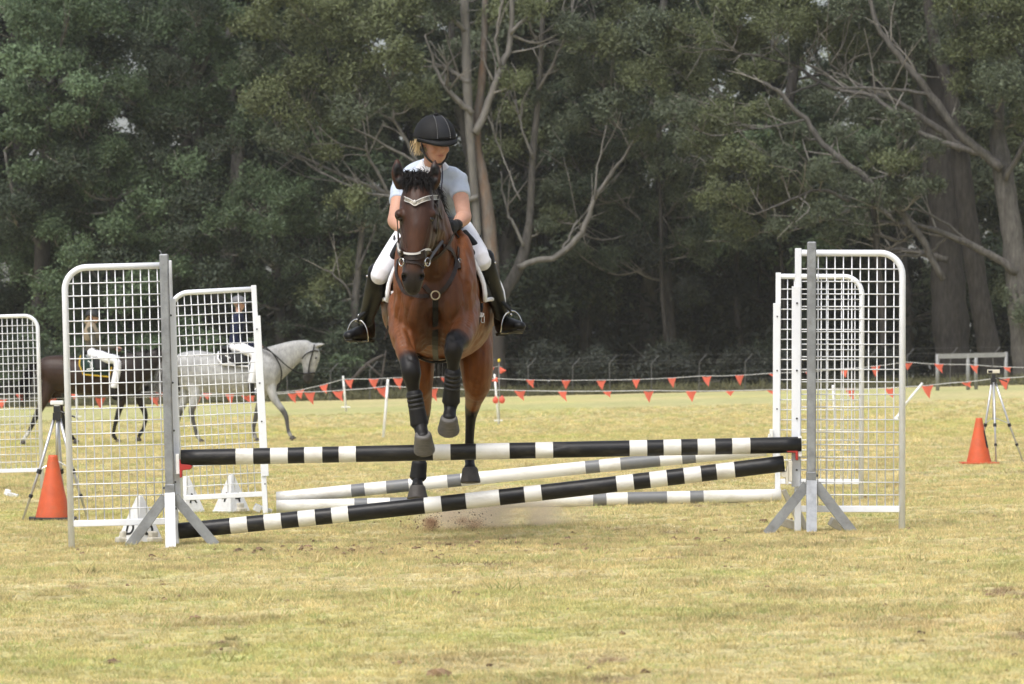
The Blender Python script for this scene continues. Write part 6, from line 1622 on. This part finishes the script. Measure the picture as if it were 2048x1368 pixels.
def bay_cols(V, y, k, legs):
    n0 = np.array([mnoise.noise(Vector(v) * 4) for v in V])
    C = np.tile(np.array([0.034, 0.018, 0.012]), (len(V), 1)) * (1 + .25 * n0)[:, None]
    x0 = hv(100, 740, y).x; w_ = smooth01(x0 + 1.9, x0 + .6, V[:, 0])[:, None]
    C = C * w_ + np.array([.020, .015, .013]) * (1 - w_)
    C = leg_blend(V, C, y, legs, 2, (0.012, 0.011, 0.011), .17, .08)
    q = np.linalg.norm(V - np.array(hv(52, 874, y, -.12)), axis=1); w_ = smooth01(.17, .09, q)[:, None]; C = C * (1 - w_) + np.array([.5, .49, .47]) * w_
    return C
side_horse(Yb, [(82, 752, 15, .09), (93, 746, 32, .22), (118, 748, 38, .27), (155, 752, 37, .29), (195, 754, 37, .30), (235, 753, 38, .28), (262, 748, 38, .24), (282, 746, 30, .18), (294, 748, 16, .09)],
    [(262, 742, 38, .17), (290, 730, 30, .135), (314, 720, 23, .105), (330, 716, 18, .085), (338, 716, 15, .075)],
    [(336, 714, 14, .07), (342, 726, 18, .095), (346, 742, 16, .09), (348, 756, 12, .06), (348, 768, 10, .05), (348, 776, 7, .04)],
    [([(104, 756), (92, 795), (74, 832), (60, 862), (52, 874), (48, 880)], -.12, True), ([(108, 756), (112, 795), (124, 838), (134, 864), (142, 873), (147, 879)], .12, True),
     ([(262, 762), (248, 796), (236, 832), (229, 860), (229, 872), (234, 879)], -.12, False), ([(268, 762), (276, 796), (290, 830), (286, 856), (280, 866), (276, 874)], .12, False)],
    ((82, 724), 1.0, 'hair', [(275, 708), (295, 702), (315, 698), (330, 698)]),
    [(338, 704, 342, 690, -.05)], 'dark brown horse with a white hind sock walking behind the left wing', bay_cols)

def back_rider(y, J, label, m_top, m_leg, m_boot, m_hat, skin, vest=None, extra_hair=None, size=1.0):
    q = lambda k, dy=0.0: hv(J[k][0], J[k][1], y, dy)
    root = empty('person', q('hip'), label, 'person', 'riders on the walking horses')
    H = head_frame(q('head'), R(80), R(6), 0)
    limbs_ = []
    sh, hip = q('shoulder'), q('hip')
    def torso(g): return [loft([(hip, .16 + g, .115 + g), (hip.lerp(sh, .4), .14 + g, .105 + g), (hip.lerp(sh, .8), .17 + g, .115 + g), (sh + Vector((0, 0, .03)), .12 + g, .08 + g)], n=18, side=(0, 1, 0))]
    def arms(g):
        o = []
        for s in (-1, 1):
            o.append(limb([q('shoulder', s * .17), q('elbow', s * .22), q('hand', s * .10)], [.056 + g, .046 + g, .032 + g], n=12))
        return o
    def legs(g, a, b):
        o = []
        for s in (-1, 1):
            pts = [q('hip', s * .10), q('thigh', s * .26), q('knee', s * .34), q('calf', s * .34), q('ankle', s * .34)]
            rad = [.10, .095, .066, .060, .042]
            o.append(limb(pts[a:b], [r + g for r in rad[a:b]], n=12))
        return o
    hands = []
    for s in (-1, 1):
        w_ = q('hand', s * .10); hands += fingers(w_, w_ + Vector((.075, 0, -.012)), (0, -s * .4, 1), (0, s, .2), 0.0)
    neck = [limb([sh, sh.lerp(q('head'), .5), q('head') + Vector((-.01, 0, -.04))], [.06, .052, .052], n=12)]
    feet = []
    for s in (-1, 1): feet.append(limb([q('ankle', s * .34), q('ankle', s * .34) + Vector((.02, 0, -.05)), q('toe', s * .34)], [.040, .042, .032], n=10))
    me, V = remesh(torso(-.01) + arms(-.006) + legs(-.008, 0, 5) + neck + head_parts(H) + hands + feet, .014, 2)
    finish('body', me, V, M['skin'], root, skin_color(V, H, 1.0, skin, (.4, .14, .12)))
    me, V = remesh(torso(.012) + arms(.008), .015, 3); finish('jacket', me, V, m_top, root)
    me, V = remesh(legs(.008, 0, 4) + [loft([(hip + Vector((0, 0, -.08)), .16, .12), (hip + Vector((0, 0, .05)), .165, .125)], n=16, side=(0, 1, 0))], .015, 3); finish('breeches', me, V, m_leg, root)
    for s in (-1, 1):
        parts = [limb([q('calf', s * .34).lerp(q('ankle', s * .34), .15), q('ankle', s * .34), q('ankle', s * .34) + Vector((.02, 0, -.05)), q('toe', s * .34)], [.058, .052, .050, .040], n=12)]
        me, V = remesh(parts, .013, 2); finish('riding_boot', me, V, m_boot, root)
        mk('stirrup_iron', tube([q('toe', s * .34) + Vector((-.06 + .0 * i, .05 * math.cos(a), -.05 + .13 * math.sin(a))) for i, a in enumerate(np.linspace(0, math.pi, 9))], .007, 5), M['steel'], root)
    if vest is not None:
        me, V = remesh([loft([(hip.lerp(sh, .55), .18, .135), (hip.lerp(sh, .85), .20, .15), (sh + Vector((0, 0, .02)), .15, .11), (sh + Vector((0, 0, .10)), .09, .085)], n=16, side=(0, 1, 0))], .014, 2)
        finish('scarf', me, V, vest, root)
    M['_hat'] = m_hat
    helmet(root, H, 1.0, studs=False, mname='_hat')
    if extra_hair is not None:
        rr = np.random.default_rng(9); rts = [H @ Vector((x, .09, -.03)) for x in np.linspace(-.05, .05, 6)]
        mk('hair', locks(rts, [(-.3, 0, -.9)] * 6, .05, .12, 120, rr, .012, .15, gravity=1.0), extra_hair, root, smooth=True)
    return root
kg = Yg
back_rider(Yg, dict(head=(478, 607), shoulder=(477, 633), hip=(470, 694), elbow=(474, 682), hand=(513, 690), thigh=(492, 700), knee=(512, 714), calf=(505, 764), ankle=(505, 781), toe=(520, 784)),
    'rider in navy jacket and grey helmet on the grey horse', fabric('navy_jacket', (0.014, 0.018, 0.045)), M['breeches'], M['boot'], mat('grey_helmet', (0.13, 0.13, 0.14), 0.6), (.5, .3, .22))
back_rider(Yb, dict(head=(186, 634), shoulder=(182, 657), hip=(184, 706), elbow=(196, 694), hand=(231, 696), thigh=(212, 716), knee=(238, 726), calf=(231, 774), ankle=(231, 790), toe=(247, 793)),
    'rider in beige scarf and dark helmet on the brown horse', fabric('khaki_top', (0.085, 0.078, 0.060)), M['breeches'], M['boot'], mat('black_helmet', (0.014, 0.014, 0.015), 0.6), (.5, .3, .22), vest=fabric('beige_fleece', (0.27, 0.22, 0.155), 0.95, 0.2, 30), extra_hair=M['blonde'])
# tack of the two walking horses
def cloth_on(y, quad, m_cloth, m_edge, label, stripe=True, seat=None):
    root = empty('saddle', hv(quad[0][0], quad[0][1], y), label, 'saddle', 'saddles of the walking horses')
    for s in (-1, 1):
        w0 = .27
        top = [hv(quad[0][0], quad[0][1], y, s * .05), hv(quad[1][0], quad[1][1], y, s * .05)]
        mid = [hv(quad[0][0], (quad[0][1] + quad[3][1]) / 2, y, s * .30), hv(quad[1][0], (quad[1][1] + quad[2][1]) / 2, y, s * .30)]
        bot = [hv(quad[3][0], quad[3][1], y, s * .335), hv(quad[2][0], quad[2][1], y, s * .335)]
        V = [top[0], top[1], mid[0].lerp(top[0], .5) + Vector((0, s * .03, .03)), mid[1].lerp(top[1], .5) + Vector((0, s * .03, .03)), mid[0], mid[1], bot[0], bot[1]]
        o = mk('saddle_cloth', (V, [(0, 1, 3, 2), (2, 3, 5, 4), (4, 5, 7, 6)]), m_cloth, root, smooth=True); m_ = o.modifiers.new('s', 'SOLIDIFY'); m_.thickness = .02; m_.offset = 0
        mk('edging', tube([top[0], V[2], mid[0], bot[0], bot[1], mid[1]], .016, 6), m_edge, root, smooth=True)
    a, b = quad[0], quad[1]; xm = (a[0] + b[0]) / 2
    me, V = remesh([loft([(hv(b[0] - 4, b[1] - 7, y), .08, .04), (hv(xm, a[1] - 3, y), .17, .05), (hv(a[0] + 6, a[1] - 8, y), .16, .05)], n=14, side=(0, 1, 0)),
                    loft([(hv(xm + 8, a[1] + 2, y, -.28), .03, .14), (hv(xm + 12, a[1] + 26, y, -.34), .025, .12)], n=12, side=(0, 1, 0)), loft([(hv(xm + 8, a[1] + 2, y, .28), .03, .14), (hv(xm + 12, a[1] + 26, y, .34), .025, .12)], n=12, side=(0, 1, 0)), limb([hv(xm + 8, a[1] + 2, y, -.28), hv(xm, a[1] - 2, y), hv(xm + 8, a[1] + 2, y, .28)], [.04, .04, .04])], .016, 2)
    finish('seat', me, V, M['leather'], root)
    return root
cloth_on(Yg, [(438, 704), (506, 704), (498, 733), (446, 729)], M['cloth_black'], M['binding'], 'dark saddle and white edged cloth on the grey horse')
M['green_cloth'] = fabric('dark_green_cloth', (0.014, 0.035, 0.028)); M['yellow_edge'] = fabric('yellow_edging', (0.55, 0.36, 0.04))
cloth_on(Yb, [(162, 712), (226, 714), (222, 754), (170, 749)], M['green_cloth'], M['yellow_edge'], 'saddle with yellow edged dark green cloth on the brown horse')
# small white emblems on the cloths, just marks at this distance
def emblem(root_y, px, py, label):
    c = hv(px, py, root_y, -.352)
    parts = [box(c + Vector((0, 0, .05)), (.10, .006, .02), Euler((0, .5, 0))), box(c + Vector((.01, 0, .0)), (.02, .006, .10)), box(c + Vector((0, 0, -.07)), (.13, .006, .02), Euler((0, -.2, 0))), box(c + Vector((.02, 0, -.04)), (.06, .006, .02), Euler((0, .9, 0)))]
    return joinVF(*parts)
for ob in list(bpy.data.objects):
    if ob.type == 'EMPTY' and ob.get('category') == 'saddle' and ob.get('group'):
        g_ = 'grey' in ob['label']
        mk('emblem', emblem(Yg if g_ else Yb, 458 if g_ else 184, 719 if g_ else 730, ''), M['binding'], ob)
def back_bridle(y, straps, reins, label, m_):
    root = empty('bridle', hv(straps[0][0][0], straps[0][0][1], y), label, 'bridle')
    for s in straps:
        for sg in (-1, 1): mk('strap', tube([hv(a, b, y, sg * w_) for a, b, w_ in s], .013, 6, k=2), m_, root, smooth=True)
    for s in reins:
        for sg in (-1, 1): mk('rein', tube([hv(a, b, y, sg * w_) for a, b, w_ in s], .012, 6, k=3), m_, root, smooth=True)
    return root
back_bridle(Yg, [[(629, 689, .06), (626, 705, .105), (620, 725, .105), (617, 745, .075)], [(604, 718, .10), (614, 707, .108), (628, 701, .105), (637, 703, .07)], [(606, 748, .06), (616, 747, .078), (630, 746, .055)]],
    [[(618, 748, .085), (595, 745, .16), (570, 728, .20), (545, 705, .20), (515, 691, .12)]], 'dark bridle and reins on the grey horse', M['leather'])
rt = empty('breastplate', hv(548, 720, Yg), 'black breastplate strap round the grey horse shoulder', 'breastplate')
mk('strap', tube([hv(525, 690, Yg, -.14), hv(545, 705, Yg, -.21), hv(560, 728, Yg, -.22), hv(564, 750, Yg, -.14), hv(556, 778, Yg, -.10), hv(540, 790, Yg, -.05)], .013, 6, k=3), M['leather'], rt, smooth=True)
back_bridle(Yb, [[(337, 700, .06), (344, 720, .10), (347, 745, .075)], [(335, 715, .09), (348, 712, .09), (356, 722, .06)]], [[(346, 752, .085), (310, 732, .18), (270, 708, .20), (233, 696, .12)]], 'dark bridle and reins on the brown horse', M['leather'])

# ------------------------------------------------------------------ kicked-up dust and clods at the take-off spot
def dust(name, c, r, dens, label, seed, scale=3.5, col=(0.96, 0.84, 0.70, 1)):
    o = mk(name, ellipsoid((0, 0, 0), r, None, 24, 14), None); o.location = c
    m = bpy.data.materials.new('dust'); m.use_nodes = True; N = m.node_tree.nodes; L = m.node_tree.links
    N.remove(N['Principled BSDF']); v = N.new('ShaderNodeVolumePrincipled'); v.inputs['Color'].default_value = col; v.inputs['Anisotropy'].default_value = 0.1
    tc = N.new('ShaderNodeTexCoord'); gr = N.new('ShaderNodeTexNoise'); gr.inputs['Scale'].default_value = scale; gr.inputs['Detail'].default_value = 4
    mp = N.new('ShaderNodeMapping'); mp.inputs['Location'].default_value = (seed, 0, 0); L.new(tc.outputs['Object'], mp.inputs[0]); L.new(mp.outputs[0], gr.inputs['Vector'])
    # falls off to nothing at the ellipsoid's surface
    dv = N.new('ShaderNodeVectorMath'); dv.operation = 'DIVIDE'; dv.inputs[1].default_value = r; L.new(tc.outputs['Object'], dv.inputs[0])
    ln = N.new('ShaderNodeVectorMath'); ln.operation = 'LENGTH'; L.new(dv.outputs[0], ln.inputs[0])
    fa = N.new('ShaderNodeMapRange'); fa.interpolation_type = 'SMOOTHSTEP'; fa.inputs['From Min'].default_value = 1.0; fa.inputs['From Max'].default_value = 0.15; L.new(ln.outputs['Value'], fa.inputs['Value'])
    nm = N.new('ShaderNodeMapRange'); nm.inputs['From Min'].default_value = 0.38; nm.inputs['From Max'].default_value = 0.68; L.new(gr.outputs['Fac'], nm.inputs['Value'])
    m1 = N.new('ShaderNodeMath'); m1.operation = 'MULTIPLY'; L.new(fa.outputs[0], m1.inputs[0]); L.new(nm.outputs[0], m1.inputs[1])
    m2 = N.new('ShaderNodeMath'); m2.operation = 'MULTIPLY'; m2.inputs[1].default_value = dens; L.new(m1.outputs[0], m2.inputs[0])
    L.new(m2.outputs[0], v.inputs['Density']); L.new(v.outputs[0], N['Material Output'].inputs['Volume'])
    o.data.materials.append(m); tag(o, label, 'dust', kind='stuff')
    return o
dust('dust_cloud', P(905, 1032, 1.5), (.30, .22, .12), 12.0, 'brown puff of dust kicked up under the hind hooves', 3.1, 6)
dust('dust_cloud', P(860, 1048, 1.36), (.075, .06, .055), 60.0, 'small brown burst of soil dust below the left hind hoof', 1.3, 14, (.55, .36, .25, 1))
dust('dust_cloud', P(938, 1046, 1.36), (.12, .06, .05), 45.0, 'small brown burst of soil dust below the right hind hoof', 5.3, 12, (.58, .39, .27, 1))
dust('dust_cloud', P(1020, 1030, 2.0), (.66, .38, .20), 8.0, 'pale veil of dust drifting right of the hooves', 7.7, 3)
rd = np.random.default_rng(14); parts = []
for i in range(300):
    spot = (858, 1045, 16, 12) if rd.random() < .45 else ((940, 1042, 24, 12) if rd.random() < .6 else (905, 1030, 50, 16))
    c = P(spot[0] + rd.normal() * spot[2], min(1062, spot[1] + rd.normal() * spot[3]), 1.35 + rd.normal() * .08); s = min(.0055, abs(rd.normal()) * .0018 + .0008)
    V, F = ellipsoid((0, 0, 0), (s * rd.uniform(.6, 1.4), s, s * rd.uniform(.6, 1.4)), None, 5, 3)
    parts.append(([c + v + Vector(rd.normal(size=3) * s * .2) for v in V], F))
o = mk('soil_spray', joinVF(*parts), M['dirt']); tag(o, 'spray of brown soil crumbs in the air behind the slanting pole', 'soil', kind='stuff')
# clods and divots on the grass
parts = []
for i in range(420):
    if rd.random() < .45: x, y = -.35 + rd.normal() * .9, -1.4 + rd.normal() * .9
    else:
        d = rd.uniform(12.5, 34); y = d - CAMD; x = rd.uniform(-1, 1) * (d * .118 + .5)
        if rd.random() < .75:
            cx = round(x / 1.3) * 1.3 + .4 * math.sin(7 * round(y / 1.7)); cy = round(y / 1.7) * 1.7; x = cx + rd.normal() * .10; y = cy + rd.normal() * .14
    s = abs(rd.normal()) * .0055 + .0030
    z = float(gzn(np.array([x]), np.array([y]))[0] + ground_relief(np.array([x]), np.array([y]))[0]) + s * .2 if 'ground_relief' in globals() else gz(x, y)
    V, F = ellipsoid((0, 0, 0), (s * rd.uniform(1, 2.0), s * rd.uniform(1, 1.8), s * .8), None, 6, 4)
    parts.append(([Vector((x, y, z)) + v + Vector(rd.normal(size=3) * s * .25) for v in V], F))
o = mk('soil_clods', joinVF(*parts), mat('dry_soil', (0.20, 0.135, 0.08), 0.95, noise=0.4, nscale=40, island=.35)); tag(o, 'scattered clods of soil on the trodden grass', 'soil', kind='stuff')

# ------------------------------------------------------------------ hazy air between the jump and the trees
hz = mk('haze', box((0, 1285, 19.5), (6400, 2640, 48)), None)
mz_ = bpy.data.materials.new('haze'); mz_.use_nodes = True; N = mz_.node_tree.nodes; N.remove(N['Principled BSDF'])
v = N.new('ShaderNodeVolumePrincipled'); v.inputs['Color'].default_value = (0.93, 0.95, 1.0, 1); v.inputs['Density'].default_value = 0.00011; v.inputs['Anisotropy'].default_value = 0.0
mz_.node_tree.links.new(v.outputs[0], N['Material Output'].inputs['Volume']); hz.data.materials.append(mz_)
tag(hz, 'thin pale haze in the air over the field', 'haze', kind='stuff')
